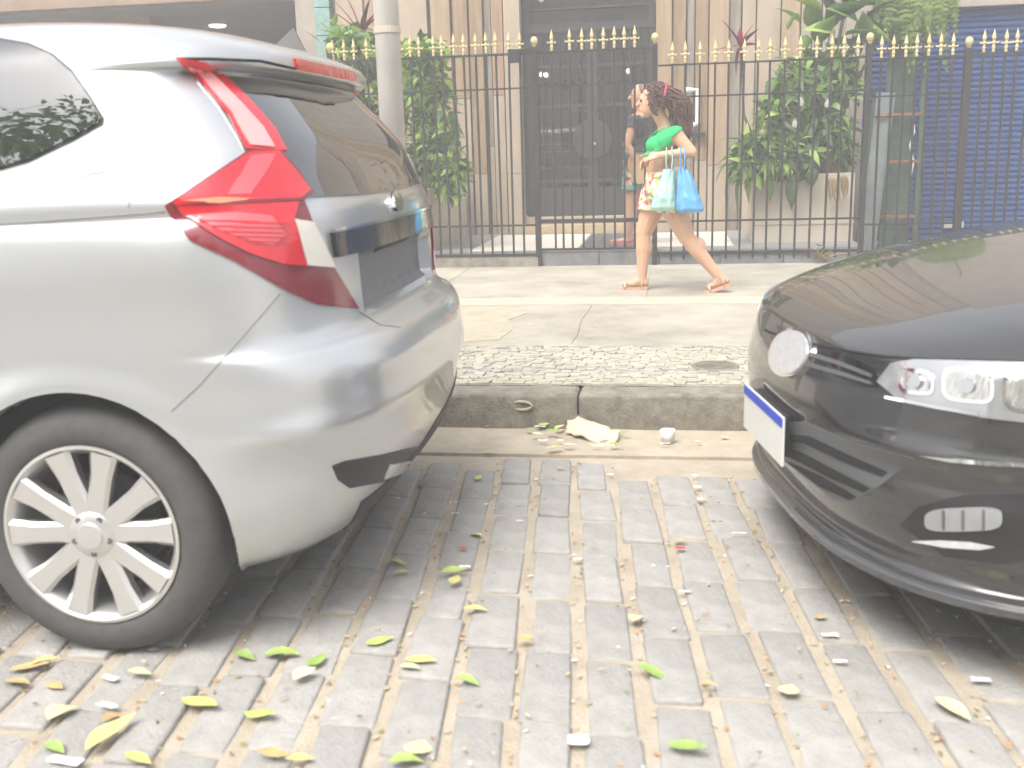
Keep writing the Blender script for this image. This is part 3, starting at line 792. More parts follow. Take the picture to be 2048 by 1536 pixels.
    def seam(s, pts, r=.003, m='liner', mode='cam', name='seam', sink=.0):
        P = []
        for (a, b) in zip(pts, pts[1:]):
            k = 8
            for j in range(k):
                h = s.hit(a[0]+(b[0]-a[0])*j/k, a[1]+(b[1]-a[1])*j/k, mode)
                if h[0] is not None: P.append(h[0]-h[1].normalized()*sink)
        return MB().tube(P, r, 6).build(name, M[m], s.root, smooth=True) if len(P) > 1 else None
    def wheel(s, aw, lat, r=.303, wd=.19, rim_r=.212, rot=0.0, detail=True):
        """wheel > tyre, rim; outer face at |lat|"""
        T = s.T; sd = 1 if lat > 0 else -1
        base = T(aw, 0, 0); ex = (T(aw+1, 0, 0)-base).normalized(); el = (T(aw, sd, 0)-base).normalized(); ez = Vector((0, 0, 1))
        def L(x, y, z): return T(aw, lat, r)+ex*x+el*y+ez*z     # y outwards
        def place(mb): mb.v = [tuple(L(*v)) for v in mb.v]; return mb
        hub = place(MB().lathe([(.02, -.10), (.135, -.10), (.135, -.085), (.02, -.085)], 24, 'y')).build('wheel', M['grey_plastic'], s.root)
        pr = [(rim_r-.012, -wd+.005), (rim_r+.012, -wd), (r-.03, -wd+.004), (r-.008, -wd+.025), (r, -wd+.05), (r, -.05), (r-.006, -.026), (r-.022, -.008), (r-.05, .001), (rim_r+.018, -.002), (rim_r+.004, -.010), (rim_r-.006, -.02)]
        ty = place(MB().lathe(pr, 72, 'y', close=True)).build('tyre', M['rubber'], hub, angle=50)
        b = MB()
        b.lathe([(rim_r+.004, -.004), (rim_r-.004, -.002), (rim_r-.012, -.012), (rim_r-.022, -.03), (rim_r-.03, -.08), (rim_r-.03, -wd+.02), (rim_r-.026, -wd+.02), (rim_r-.012, -.03), (rim_r+.003, -.012)], 72, 'y', close=True)
        for k in range(5):
            for s2 in (-1, 1):
                a0 = rot+k*2*math.pi/5
                pts_o = []
                a_in, a_out = a0+s2*.275, a0+s2*.29
                d0 = Vector((math.cos(a_in), 0, math.sin(a_in))); d1 = Vector((math.cos(a_out), 0, math.sin(a_out)))
                p = [d0*.035+Vector((0, -.022, 0)), d0*.085+Vector((0, -.020, 0)), d1*.15+Vector((0, -.018, 0)), d1*(rim_r-.010)+Vector((0, -.014, 0))]
                n0 = Vector((-d1.z, 0, d1.x))
                wv = [.030, .027, .027, .036]
                vs = []
                for q, w_ in zip(p, wv):
                    vs += [q-n0*w_, q-n0*w_*.7+Vector((0, .009, 0)), q+n0*w_*.7+Vector((0, .009, 0)), q+n0*w_, q+n0*w_*.8-Vector((0, .03, 0)), q-n0*w_*.8-Vector((0, .03, 0))]
                fs = []
                for i in range(3):
                    for j in range(6): fs.append((i*6+j, i*6+(j+1) % 6, (i+1)*6+(j+1) % 6, (i+1)*6+j))
                b.add(vs, fs)
        b.lathe([(.001, .004), (.03, .003), (.034, -.004), (.052, -.008), (.062, -.016), (.062, -.05)], 30, 'y')
        rim = place(b).build('rim', M['alloy'], hub, angle=35)
        for k in range(5):
            a0 = rot+math.pi/5+k*2*math.pi/5
            q = MB().lathe([(.001, -.006), (.008, -.006), (.008, -.03)], 8, 'y', (.046*math.cos(a0), 0, .046*math.sin(a0)))
            place(q).build('wheel_nut', M['grey_plastic'], hub)
        return hub

def tab_min(t, i): return min(r[i] for r in t)
def tab_max(t, i): return max(r[i] for r in t)

# ------------------------------------------------------------------ silver hatchback, seen from its rear corner
SCY = 2.93
def TS(a, l, z): return Vector((-a, SCY-l, z))
#        z     rear  front  half-width
SIL = [(.205, 0.828, 4.52, .77), (.235, 0.793, 4.58, .805), (.30, 0.753, 4.63, .832), (.40, 0.713, 4.66, .843), (.50, 0.693, 4.66, .848), (.58, 0.683, 4.66, .850),
       (.66, 0.688, 4.64, .850), (.715, 0.713, 4.60, .848), (.745, 0.763, 4.57, .846), (.80, 0.778, 4.50, .843), (.90, 0.783, 4.25, .838), (.98, 0.788, 3.98, .826), (1.04, 0.793, 3.76, .806),
       (1.10, 0.823, 3.60, .782), (1.18, 0.855, 3.44, .755), (1.28, 0.940, 3.25, .722), (1.365, 1.015, 3.07, .690), (1.375, 0.985, 3.04, .686), (1.390, 0.965, 3.00, .680), (1.425, 0.975, 2.90, .660),
       (1.45, 1.020, 2.82, .632), (1.475, 1.100, 2.72, .59), (1.495, 1.220, 2.60, .53), (1.515, 1.420, 2.42, .43), (1.527, 1.650, 2.25, .28), (1.53, 1.800, 2.1, .12)]
def sdisp(a, sn, z):
    side = max(0, min(1, (sn-.75)/.2))
    zl = 1.035+.02*(1.5-a)
    d = -.010*math.exp(-((z-zl)/.016)**2) + .006*math.exp(-((z-zl-.045)/.03)**2)
    d += -.012*math.exp(-((z-.70)/.10)**2)*(1 if a > 1.2 else max(0, (a-.8)/.4))
    # flare round the rear arch
    r = math.hypot(a-1.350, z-.310)
    d += .012*math.exp(-((r-.36)/.05)**2)
    # bumper corner ledge
    c = max(0, min(1, (1.05-a)/.2))
    d += c*(.016*math.exp(-((z-.545)/.035)**2)-.010*math.exp(-((z-.44)/.05)**2))
    rz = max(0, min(1, (z-.765)/.02))*max(0, min(1, (.925-z)/.02)); rs = max(0, min(1, (.45-sn)/.05))
    dent = .045*rz*rs if a < 1.2 else 0
    return (dent-.5*c*(.016*math.exp(-((z-.545)/.035)**2)-.012*math.exp(-((z-.44)/.05)**2)), d*side, 0)
silver = Car('silver_hatchback', 'silver hatchback with red tail lamps parked at the kerb, seen from behind', TS, SIL,
             [(1.350, .310, .352), (3.90, .310, .352)], 'silver', n0=3.7, n1=3.0, disp=sdisp, loc=(-2.6, SCY, 0))
for lat in (.835, -.835):
    silver.wheel(1.350, lat, r=.309, rim_r=.218, rot=math.radians(88)); silver.wheel(3.90, lat, r=.309, rim_r=.218, rot=.7)
P = silver.patch
# glazing
qw = [(-330, 66), (-150, 67), (0, 78), (58, 88), (107, 107), (147, 141), (187, 198), (208, 236), (206, 249), (148, 281), (58, 324), (0, 341), (-150, 367), (-330, 384)]
P('window_seal', qw, M['gloss_black'], off=.003, mirror=True)
w_ = [(-318, 72), (-150, 73), (0, 84), (56, 93), (103, 111), (142, 144), (182, 201), (202, 237), (200, 246), (145, 276), (57, 319), (0, 336), (-150, 361), (-318, 378)]
P('side_window', w_, M['car_glass'], off=.006, mirror=True)
P('side_window', [(2.25, 1.06), (3.1, 1.06), (3.45, 1.08), (3.05, 1.36), (2.25, 1.38)], M['car_glass'], 'near', .006, mirror=True)
rg = [(-.665, 1.075), (-.3, 1.065), (0, 1.06), (.3, 1.065), (.665, 1.075), (.665, 1.15), (.60, 1.355), (.3, 1.362), (0, 1.364), (-.3, 1.362), (-.60, 1.355), (-.665, 1.15)]
P('rear_window', rg, M['car_glass'], 'end0', .004)
P('windscreen', [(-.66, 1.10), (.66, 1.10), (.56, 1.42), (-.56, 1.42)], M['car_glass'], 'end1', .004)
# tail lamp
tl = P('tail_lamp', [(331, 412), (420, 353), (495, 302), (556, 298), (595, 341), (628, 388), (606, 402), (622, 443), (668, 540), (716, 619), (634, 609), (571, 582), (469, 523), (380, 481), (342, 434)], M['red_dark'], off=.006)
P('red_lens', [(350, 407), (430, 352), (497, 309), (551, 305), (588, 345), (616, 384), (596, 400), (583, 437), (607, 532), (560, 528), (500, 508), (440, 478), (378, 440)], M['red_lens'], off=.012, parent=tl)
P('amber_lens', [(362, 404), (440, 398), (500, 402), (440, 408)], mat('amber_lens', (.85, .25, .12), .15, coat=1), off=.015, parent=tl)
P('lens_facet', [(497, 316), (546, 312), (528, 345), (498, 392), (452, 394), (478, 352)], M['red_facet'], off=.0135, parent=tl)
P('lens_facet', [(382, 432), (470, 428), (540, 436), (566, 470), (540, 492), (470, 474), (420, 454)], M['red_facet'], off=.0135, parent=tl)
P('lens_divider', [(345, 412), (430, 405), (520, 402), (598, 400), (597, 405), (520, 408), (430, 411)], M['red_dark'], off=.0145, parent=tl)
for k in range(5):
    yy = 446+k*9
    P('lens_rib', [(400+k*22, yy), (560, yy+2), (566, yy+4), (404+k*22, yy+3)], M['red_lens'], off=.0155, parent=tl, step=10)
rv = P('reverse_lens', [(584, 440), (620, 445), (664, 536), (609, 531)], M['clear_lens'], off=.013, parent=tl)
for k in range(9):
    t = (k+.5)/9
    a = (584+25*t+2, 440+91*t); b = (620+44*t-2, 445+91*t)
    h = [silver.hit(a[0]+(b[0]-a[0])*j/5, a[1]+(b[1]-a[1])*j/5) for j in range(6)]
    MB().tube([x[0]+x[1].normalized()*.013 for x in h if x[0] is not None], .0022, 5).build('lens_rib', M['grey_plastic'], tl)
us = P('upper_tail_lamp', [(352, 117), (412, 124), (456, 160), (500, 203), (548, 258), (572, 303), (490, 299), (454, 231), (406, 172), (372, 138)], M['red_lens'], off=.006)
P('pale_lens', [(376, 131), (406, 138), (440, 170), (480, 211), (523, 258), (546, 298), (498, 293), (464, 232), (414, 172)], M['pink_lens'], off=.010, parent=us)
for o in (tl, us): silver.mirrored(o, silver.root)
P('high_brake_lamp', [(-.26, 1.388), (.26, 1.388), (.26, 1.415), (-.26, 1.415)], M['red_lens'], 'end0', .006)
# tailgate details
P('plate_garnish', [(-.52, .925), (.52, .925), (.52, .985), (-.52, .985)], M['gloss_black'], 'end0', .014)
P('garnish_trim', [(-.52, .987), (.52, .987), (.52, .995), (-.52, .995)], M['chrome'], 'end0', .017)
P('plate_lamp', [(-.16, .905), (.16, .905), (.16, .918), (-.16, .918)], M['black_plastic'], 'end0', .006)
P('recess_reflection', [(-.35, .775), (.35, .775), (.35, .912), (-.35, .912)], M['gap'], 'end0', .003)  # dark grey laid on for the road and black car reflected here
P('emblem', [(.05*math.cos(k*.5236), 1.03+.028*math.sin(k*.5236)) for k in range(12)], M['chrome'], 'end0', .012)
wp = [silver.hit(l, z, 'end0') for l, z in ((.02, 1.055), (.1, 1.068), (.2, 1.08), (.33, 1.098))]
MB().tube([h[0]+h[1].normalized()*.022 for h in wp], [.016, .012, .009, .006], 8).build('rear_wiper', M['black_plastic'], silver.root, smooth=True)
# bumper
rc = P('bumper_recess', [(664, 932), (690, 922), (760, 910), (832, 893), (838, 905), (828, 932), (772, 962), (698, 976), (676, 960)], M['black_plastic'], off=.003)
P('reflector', [(778, 928), (826, 918), (820, 938), (766, 956)], M['clear_lens'], off=.008, parent=rc)
silver.mirrored(rc, silver.root)
P('bumper_valance', [(-.5, .215), (.5, .215), (.52, .30), (-.52, .30)], M['black_plastic'], 'end0', .004)
silver.seam([(716, 622), (760, 650), (806, 655)], .002, 'gap')
silver.seam([(330, 424), (200, 434), (100, 442), (0, 449), (-150, 460)], .002, 'gap')  # side crease: its shade drawn as a thin grey line, no joint here
silver.seam([(560, 588), (480, 680), (400, 770), (335, 830)], .0016, 'gap')
silver.seam([(150, 372), (165, 356), (186, 347), (210, 345), (232, 350), (250, 364), (262, 390), (256, 420)], .0012, 'gap')
silver.seam([(355, 118), (420, 118), (520, 122), (600, 140)], .004, 'liner')

# ------------------------------------------------------------------ black saloon, seen from its front corner
M['lip'] = mat('dark_lip', (.05, .052, .056), .22, coat=1.0)
BPH = math.radians(10.0)
BN = Vector((.268, 2.80, 0)); _bb = Vector((math.cos(BPH), math.sin(BPH), 0)); _bl = Vector((math.sin(BPH), -math.cos(BPH), 0))
def TB(a, l, z): return BN+_bb*a+_bl*l+Vector((0, 0, z))
#        z    nose  tail  half-width
BLK = [(.165, .16, 4.20, .78), (.185, .075, 4.24, .84), (.205, .045, 4.27, .865), (.225, .045, 4.28, .868), (.245, .062, 4.30, .866), (.30, .045, 4.34, .868), (.38, .025, 4.37, .872), (.46, .012, 4.38, .875), (.53, .010, 4.38, .876),
       (.58, .018, 4.37, .876), (.63, .030, 4.36, .876), (.675, .045, 4.35, .874), (.695, .052, 4.34, .872), (.71, .070, 4.33, .868), (.735, .12, 4.32, .858), (.765, .21, 4.31, .845), (.807, .36, 4.30, .828), (.848, .55, 4.28, .806), (.884, .75, 4.26, .784),
       (.917, .98, 4.24, .764), (.938, 1.15, 4.20, .750), (.965, 1.24, 4.0, .735), (1.0, 1.33, 3.86, .715), (1.1, 1.52, 3.66, .678), (1.2, 1.72, 3.47, .640), (1.3, 1.95, 3.28, .600), (1.38, 2.2, 3.08, .55), (1.42, 2.4, 2.92, .48), (1.445, 2.6, 2.75, .30)]
def bdisp(a, sn, z):
    side = max(0, min(1, (sn-.75)/.2))
    d = -.012*math.exp(-((z-.66)/.02)**2)*(1 if a > .9 else 0)
    r = math.hypot(a-.86, z-.31); d += .012*math.exp(-((r-.37)/.05)**2)
    c = max(0, min(1, (.62-a)/.2))*max(0, min(1, (sn-.45)/.2))
    k = c*(.016*math.exp(-((z-.515)/.022)**2)-.016*math.exp(-((z-.455)/.03)**2)+.010*math.exp(-((z-.30)/.03)**2))
    return (-.7*k, d*side+.5*k, 0)
black = Car('black_saloon', 'glossy black car parked facing left with plate on its curved bumper', TB, BLK,
            [(.86, .31, .352), (3.42, .31, .352)], 'black_paint', n0=2.9, n1=3.0, L0=.86, L1=.8, disp=bdisp, loc=(2.4, 3.2, 0), amin=.62)
for lat in (.83, -.83):
    black.wheel(.86, lat, r=.31); black.wheel(3.42, lat, r=.31, rot=.4)
Q = black.patch
Q('windscreen', [(-.66, .955), (.66, .955), (.545, 1.36), (-.545, 1.36)], M['car_glass'], 'end0', .004)
Q('rear_window', [(-.62, 1.02), (.62, 1.02), (.52, 1.36), (-.52, 1.36)], M['car_glass'], 'end1', .004)
Q('side_window', [(1.62, .99), (2.45, .985), (2.45, 1.37), (2.28, 1.37)], M['car_glass'], 'near', .006, mirror=True)
Q('side_window', [(2.53, .985), (3.4, .99), (3.1, 1.30), (2.53, 1.37)], M['car_glass'], 'near', .006, mirror=True)
# upper grille, emblem, headlamp
gr = Q('upper_grille', [(1497, 690), (1515, 676), (1545, 668), (1606, 686), (1700, 712), (1752, 738), (1762, 764), (1752, 774), (1690, 772), (1600, 746), (1540, 734), (1497, 720)], M['gloss_black'], off=.002)
Q('grille_bar', [(1600, 697), (1680, 722), (1745, 748), (1745, 755), (1680, 731), (1600, 706)], M['grey_plastic'], off=.008, parent=gr)
Q('grille_bar', [(1610, 722), (1690, 745), (1745, 764), (1745, 770), (1690, 753), (1610, 731)], M['grey_plastic'], off=.008, parent=gr)
ec = black.hit(1586, 706)
eb = [(1586+37*math.cos(k*.2618)+7*math.sin(k*.2618)*-1, 706+44*math.sin(k*.2618)) for k in range(24)]
Q('emblem_rim', [(1586+42*math.cos(k*.2618)-8*math.sin(k*.2618), 706+49*math.sin(k*.2618)) for k in range(24)], M['chrome'], off=.011, step=9)
em = Q('emblem', eb, M['satin'], off=.014, step=9)
hl = Q('headlamp', [(1756, 764), (1784, 727), (1827, 721), (1940, 724), (2060, 727), (2240, 735), (2300, 800), (2180, 850), (2060, 846), (1960, 834), (1882, 818), (1796, 796)], M['lamp_glass'], off=.005)
def rrect(x0, y0, x1, y1, sk, r=.35, n=6):
    out = []; w, h = (x1-x0)/2, (y1-y0)/2; cx, cy = (x0+x1)/2, (y0+y1)/2
    for k in range(28):
        t = 2*math.pi*k/28; c, q = math.cos(t), math.sin(t)
        x = cx+w*math.copysign(abs(c)**.5, c); y = cy+h*math.copysign(abs(q)**.6, q)
        out.append((x, y+sk*(x-cx)))
    return out
for (x0, y0, x1, y1) in ((1800, 738, 1872, 790), (1886, 738, 1990, 806), (2006, 742, 2120, 826)):
    bw = Q('lamp_housing', rrect(x0, y0, x1, y1, .10), M['chrome'], off=.007, parent=hl, step=8)
    Q('lamp_reflector', rrect(x0+8, y0+7, x1-8, y1-7, .10), M['reflector'], off=.010, parent=hl, step=8)
    cx, cy = (x0+x1)/2, (y0+y1)/2
    Q('projector_lens', [(cx+15*math.cos(k*.3927), cy+14*math.sin(k*.3927)) for k in range(16)], M['lamp_glass'], off=.018, parent=hl, step=6)
Q('light_strip', [(1775, 792), (1880, 812), (1960, 826), (1960, 831), (1880, 818), (1775, 797)], M['chrome'], off=.010, parent=hl)
silver_dummy = None
black.mirrored(hl, black.root)
black.seam([(1530, 660), (1545, 667), (1606, 684), (1700, 703), (1772, 714), (1860, 719), (1938, 721), (2060, 724), (2300, 734)], .004)
Q('bumper_streak', [(1838, 911), (1900, 917), (2060, 929), (2300, 945), (2300, 953), (2060, 937), (1900, 924)], M['chrome'], off=.004)  # bright streak reflected along the bumper, laid on as a thin chrome band
lg = Q('lower_grille', [(1500, 856), (1560, 846), (1611, 842), (1700, 882), (1828, 916), (1796, 944), (1757, 974), (1706, 1002), (1670, 1000), (1590, 938), (1530, 892)], M['grey_plastic'], off=.002)
for a in ([(1520, 884), (1600, 902), (1680, 944), (1742, 976), (1730, 984), (1668, 958), (1590, 918), (1530, 896)], [(1575, 922), (1640, 950), (1700, 984), (1716, 994), (1700, 999), (1640, 972)],
          [(1545, 864), (1620, 872), (1700, 910), (1778, 944), (1766, 954), (1690, 924), (1610, 886), (1540, 874)]):
    Q('slat_gap', a, M['liner'], off=.004, parent=lg)
fg = Q('fog_lamp_recess', [(1800, 1050), (1838, 1012), (1930, 990), (2060, 992), (2140, 1010), (2120, 1110), (2000, 1128), (1890, 1112)], M['black_plastic'], off=.003)
Q('fog_lamp_lens', rrect(1852, 1014, 2006, 1060, -.03), M['lamp_glass'], off=.008, parent=fg, step=8)
for xx in (1888, 1926, 1966): Q('fog_lens_rib', [(xx, 1018), (xx+5, 1018), (xx+5, 1056), (xx, 1056)], M['grey_plastic'], off=.010, parent=fg, step=8)
Q('fog_trim', [(1826, 1082), (1880, 1080), (1940, 1083), (1990, 1093), (1960, 1099), (1890, 1094)], M['satin'], off=.006, parent=fg)
black.mirrored(fg, black.root)
def contour(car_tab, T, z, e0, l0, w, n0, off, zs, name, m, parent):
    mb = MB(); K = 60; pts = []
    for k in range(-K, K+1):
        u = abs(k)/K; t = math.pi/2*(u**1.7/(u**1.7+(1-u)**1.7)); sg = 1 if k >= 0 else -1
        pts.append((e0+l0-l0*max(math.cos(t), 0)**(2/n0), sg*w*math.sin(t)**(2/n0)))
    nrm = []
    for i in range(len(pts)):
        a, b = pts[max(i-1, 0)], pts[min(i+1, len(pts)-1)]; d = Vector((b[0]-a[0], b[1]-a[1])).normalized(); nrm.append(Vector((-d.y, d.x)) if True else d)
    m_ = len(zs)
    for (a, l), n in zip(pts, nrm):
        for (o_, z_) in zs:
            mb.v.append(tuple(T(a+n.x*o_, l+n.y*o_, z_)))
    for i in range(len(pts)-1):
        for j in range(m_-1): mb.f.append((i*m_+j, (i+1)*m_+j, (i+1)*m_+j+1, i*m_+j+1))
    mb.mi = [0]*len(mb.f)
    return mb.build(name, m, parent, smooth=True, angle=40)
contour(BLK, TB, .21, .045, .86, .868, 2.9, 0, [(-.006, .182), (.010, .185), (.016, .191), (.016, .206), (.008, .213), (-.01, .218)], 'bumper_lip', M['lip'], black.root)
# number plate on a holder in the middle of the bumper
pz0, pz1 = .352, .482
def pbox(a0, a1, l0, l1, z0, z1): return MB().prism([TB(a0, l0, z0), TB(a0, l1, z0), TB(a0, l1, z1), TB(a0, l0, z1)], _bb*(a1-a0))
nb = pbox(-.012, .03, -.17, .15, pz0+.01, pz1-.01).build('plate_holder', M['black_plastic'], black.root)
np_ = pbox(-.018, -.0125, -.20, .20, pz0, pz1).build('number_plate', M['plate'], black.root)
pbox(-.020, -.0185, -.197, .197, pz1-.028, pz1-.003).build('blue_band', M['plate_blue'], np_)
# ================================================================== PEOPLE
def ball_pts(c, r, n=2):
    bm = bmesh.new(); bmesh.ops.create_icosphere(bm, subdivisions=n, radius=1)
    if not hasattr(r, '__len__'): r = (r, r, r)
    p = [Vector((c[0]+v.co.x*r[0], c[1]+v.co.y*r[1], c[2]+v.co.z*r[2])) for v in bm.verts]; bm.free(); return p
def hull(points):
    bm = bmesh.new()
    for p in points: bm.verts.new(p)
    r = bmesh.ops.convex_hull(bm, input=bm.verts[:])
    bmesh.ops.delete(bm, geom=list({g for g in r['geom_interior']+r['geom_unused'] if isinstance(g, bmesh.types.BMVert)}), context='VERTS')
    bmesh.ops.recalc_face_normals(bm, faces=bm.faces[:])
    return bm
def flesh(segs, blobs, voxel=.007, smooth=10):
    """one continuous skin grown over tapered limbs and rounded masses"""
    mb = MB()
    for (a, b, ra, rb) in segs: mb.bm(hull(ball_pts(a, ra)+ball_pts(b, rb)))
    for (c, r) in blobs:
        bm = bmesh.new(); bmesh.ops.create_icosphere(bm, subdivisions=3, radius=1)
        for v in bm.verts: v.co = Vector((c[0]+v.co.x*r[0], c[1]+v.co.y*r[1], c[2]+v.co.z*r[2]))
        mb.bm(bm)
    me = mb.mesh('flesh', [], False)
    o = bpy.data.objects.new('flesh_tmp', me); COL.objects.link(o)
    rm = o.modifiers.new('r', 'REMESH'); rm.mode = 'VOXEL'; rm.voxel_size = voxel; rm.use_smooth_shade = True
    sm = o.modifiers.new('s', 'SMOOTH'); sm.factor = .5; sm.iterations = smooth
    dg = bpy.context.evaluated_depsgraph_get()
    out = bpy.data.meshes.new_from_object(o.evaluated_get(dg))
    bpy.data.objects.remove(o); bpy.data.meshes.remove(me)
    out.polygons.foreach_set('use_smooth', [True]*len(out.polygons))
    return out
def seg_d(p, a, b):
    ab = b-a; t = max(0, min(1, (p-a).dot(ab)/max(ab.length_squared, 1e-9))); return (p-(a+ab*t)).length
def garment(name, body, planes, keep, off, m, parent, thick=.003):
    bm = bmesh.new(); bm.from_mesh(body)
    for co, no in planes:
        bmesh.ops.bisect_plane(bm, geom=bm.verts[:]+bm.edges[:]+bm.faces[:], plane_co=co, plane_no=no, clear_outer=True)
    bmesh.ops.delete(bm, geom=[f for f in bm.faces if not keep(f.calc_center_median())], context='FACES')
    bmesh.ops.delete(bm, geom=[v for v in bm.verts if not v.link_faces], context='VERTS')
    bm.normal_update()
    ns = {v: v.normal.copy() for v in bm.verts}
    for v in bm.verts: v.co += ns[v]*(off(v.co) if callable(off) else off)
    for _ in range(3): bmesh.ops.smooth_vert(bm, verts=[v for v in bm.verts if v.is_boundary], factor=.5, use_axis_x=True, use_axis_y=True, use_axis_z=True)
    for f in bm.faces: f.smooth = True
    me = bpy.data.meshes.new(name); bm.to_mesh(me); bm.free(); me.materials.clear(); me.materials.append(m)
    o = link(name, me, parent)
    s = o.modifiers.new('thickness', 'SOLIDIFY'); s.thickness = thick; s.offset = 1
    return o
def V(*a): return Vector(a)
M['skin'] = mat('skin', (0.60, 0.36, 0.235), 0.5, sub=0.12, var=.05, scale=12)
M['skin2'] = mat('skin_deep', (0.50, 0.285, 0.19), 0.5, sub=0.12, var=.05, scale=12)
M['hair'] = mat('brown_hair', (0.10, 0.052, 0.038), 0.5, island=.4)
M['green_top'] = mat('green_jersey', (0.02, 0.42, 0.13), 0.8, var=.06, scale=30)
M['pink_band'] = mat('pink_band', (0.55, 0.05, 0.12), 0.7)
M['sandal'] = mat('beige_sandal', (0.55, 0.34, 0.23), 0.6)
M['sandal_strap'] = mat('gold_strap', (0.62, 0.46, 0.30), 0.35, metal=.3)
M['shorts'] = floral('floral_shorts', (0.68, 0.62, 0.48), [(0.62, 0.14, 0.17), (0.20, 0.30, 0.14), (0.66, 0.52, 0.12)], 34)
M['teal_floral'] = floral('teal_floral', (0.10, 0.34, 0.31), [(0.60, 0.42, 0.10), (0.03, 0.06, 0.10), (0.62, 0.18, 0.16)], 24)
M['charcoal'] = mat('charcoal_cloth', (0.07, 0.07, 0.075), 0.85)
M['flipflop'] = mat('pink_rubber', (0.62, 0.16, 0.18), 0.6)
M['eye'] = mat('eye', (0.03, 0.02, 0.015), 0.2)
M['lips'] = mat('lips', (0.42, 0.13, 0.12), 0.45)

def hand(segs, wrist, d, pn, s=1.0, curl=.5):
    """palm and five fingers; d = direction of the fingers, pn = palm normal (fingers curl to it)"""
    d = d.normalized(); pn = (pn-d*pn.dot(d)).normalized(); sd = d.cross(pn)
    for k in (-1, 0, 1): segs.append((wrist+sd*k*.014*s, wrist+d*.075*s+sd*k*.024*s, .017*s, .013*s))
    ln = [.060, .072, .068, .052]
    for k in range(4):
        b = wrist+d*.078*s+sd*(k-1.5)*.018*s
        m1 = b+(d*math.cos(curl)+pn*math.sin(curl))*ln[k]*.5*s
        m2 = m1+(d*math.cos(curl*2.3)+pn*math.sin(curl*2.3))*ln[k]*.5*s
        segs.append((b, m1, .0088*s, .0082*s)); segs.append((m1, m2, .0082*s, .0070*s))
    tb = wrist+d*.025*s-sd*.025*s
    t1 = tb+(d*.55-sd*.6+pn*.45).normalized()*.036*s; t2 = t1+(d*.8+pn*.55).normalized()*.028*s
    segs.append((tb, t1, .0125*s, .0098*s)); segs.append((t1, t2, .0098*s, .0078*s))

# ---- woman walking to the left along the pavement
WY = 7.34
W = lambda x, y, dy=0: at(x, y, WY+dy)
wom = thing('person', 'person in green crop top and floral shorts walking left with two shopping bags', 'person', atz(1330, 583, PZ))
gz = PZ+.022
hd = W(1306, 203); nk = W(1328, 246); ch = W(1328, 290); wa = W(1322, 338); pe = W(1324, 380)
shn, shf = W(1352, 270, -.15), W(1338, 270, .15)
eln, wrn = W(1383, 304, -.17), W(1316, 311, -.19)
elf, wrf = W(1340, 318, .17), W(1308, 322, .12)
h1, k1, a1 = W(1312, 394, .075), W(1288, 464, .085), W(1284, 558, .09)
h2, k2, a2 = W(1340, 398, -.075), W(1373, 474, -.08), W(1437, 553, -.08)
t1, e1 = V(W(1247, 570, .09).x, WY+.09, gz+.018), V(W(1290, 570, .09).x, WY+.09, gz+.028)
t2, e2 = V(W(1417, 579, -.08).x, WY-.08, gz+.018), W(1452, 560, -.08)
torso = [(nk, hd+V(.02, 0, -.06), .048, .045), (W(1335, 268), nk, .062, .048), (shn, shf, .052, .052), (shn, ch+V(.02, -.09, .02), .055, .075), (shf, ch+V(.02, .09, .02), .055, .075),
         (ch, wa, .088, .090), (ch+V(0, -.06, 0), wa+V(0, -.045, 0), .085, .085), (ch+V(0, .06, 0), wa+V(0, .045, 0), .085, .085), (wa, pe, .090, .115), (wa+V(0, -.045, 0), pe+V(.01, -.07, 0), .085, .105), (wa+V(0, .045, 0), pe+V(.01, .07, 0), .085, .105)]
arms = [(shn, eln, .050, .038), (eln, wrn, .038, .025), (shf, elf, .048, .037), (elf, wrf, .037, .025)]
legs = [(h1, k1, .100, .060), (k1, k1.lerp(a1, .35), .056, .055), (k1.lerp(a1, .3), a1, .055, .034), (h2, k2, .102, .060), (k2, k2.lerp(a2, .35), .056, .055), (k2.lerp(a2, .3), a2, .055, .034),
        (a1, e1, .033, .030), (a1, t1.lerp(e1, .45), .032, .026), (e1, t1, .027, .017), (a2, e2, .033, .028), (a2, t2.lerp(e2, .45), .032, .025), (e2, t2, .026, .017)]
segs = torso+arms+legs
hand(segs, wrn, V(-1, -.05, -.12), V(0, .8, -.6), .92, .75)
hand(segs, wrf, V(-1, -.1, -.2), V(0, -.8, -.6), .92, .6)
fx = V(-1, 0, -.10).normalized()                                     # she looks along the pavement, a little down
blobs = [(hd, (.090, .072, .105)), (hd+V(-.028, 0, -.045), (.062, .055, .062)), (ch+V(-.055, -.062, .0), (.062, .060, .058)), (ch+V(-.055, .062, .0), (.062, .060, .058)),
         (pe+V(.055, -.065, -.03), (.085, .085, .09)), (pe+V(.055, .065, -.03), (.085, .085, .09)), (k1.lerp(a1, .3)+V(.018, 0, 0), (.048, .045, .08)), (k2.lerp(a2, .3)+V(.02, 0, .01), (.048, .045, .07))]
segs += [(hd+V(-.086, 0, .012), hd+V(-.108, 0, -.020), .010, .013), (hd+V(-.080, -.022, .025), hd+V(-.080, .022, .025), .014, .014), (hd+V(-.082, -.016, -.052), hd+V(-.082, .016, -.052), .011, .011), (hd+V(-.068, -.012, -.090), hd+V(-.068, .012, -.090), .019, .019),
         (hd+V(.008, -.070, -.012), hd+V(.014, -.074, .018), .011, .013), (hd+V(.008, .070, -.012), hd+V(.014, .074, .018), .011, .013)]
body = flesh(segs, blobs, .0055, 5); body.materials.append(M['skin'])
bo = link('body', body, wom)
for s in (-1, 1):
    MB().bm(hull(ball_pts(hd+V(-.079, s*.031, .006), (.010, .013, .008)))).build('eye', M['eye'], wom, smooth=True)
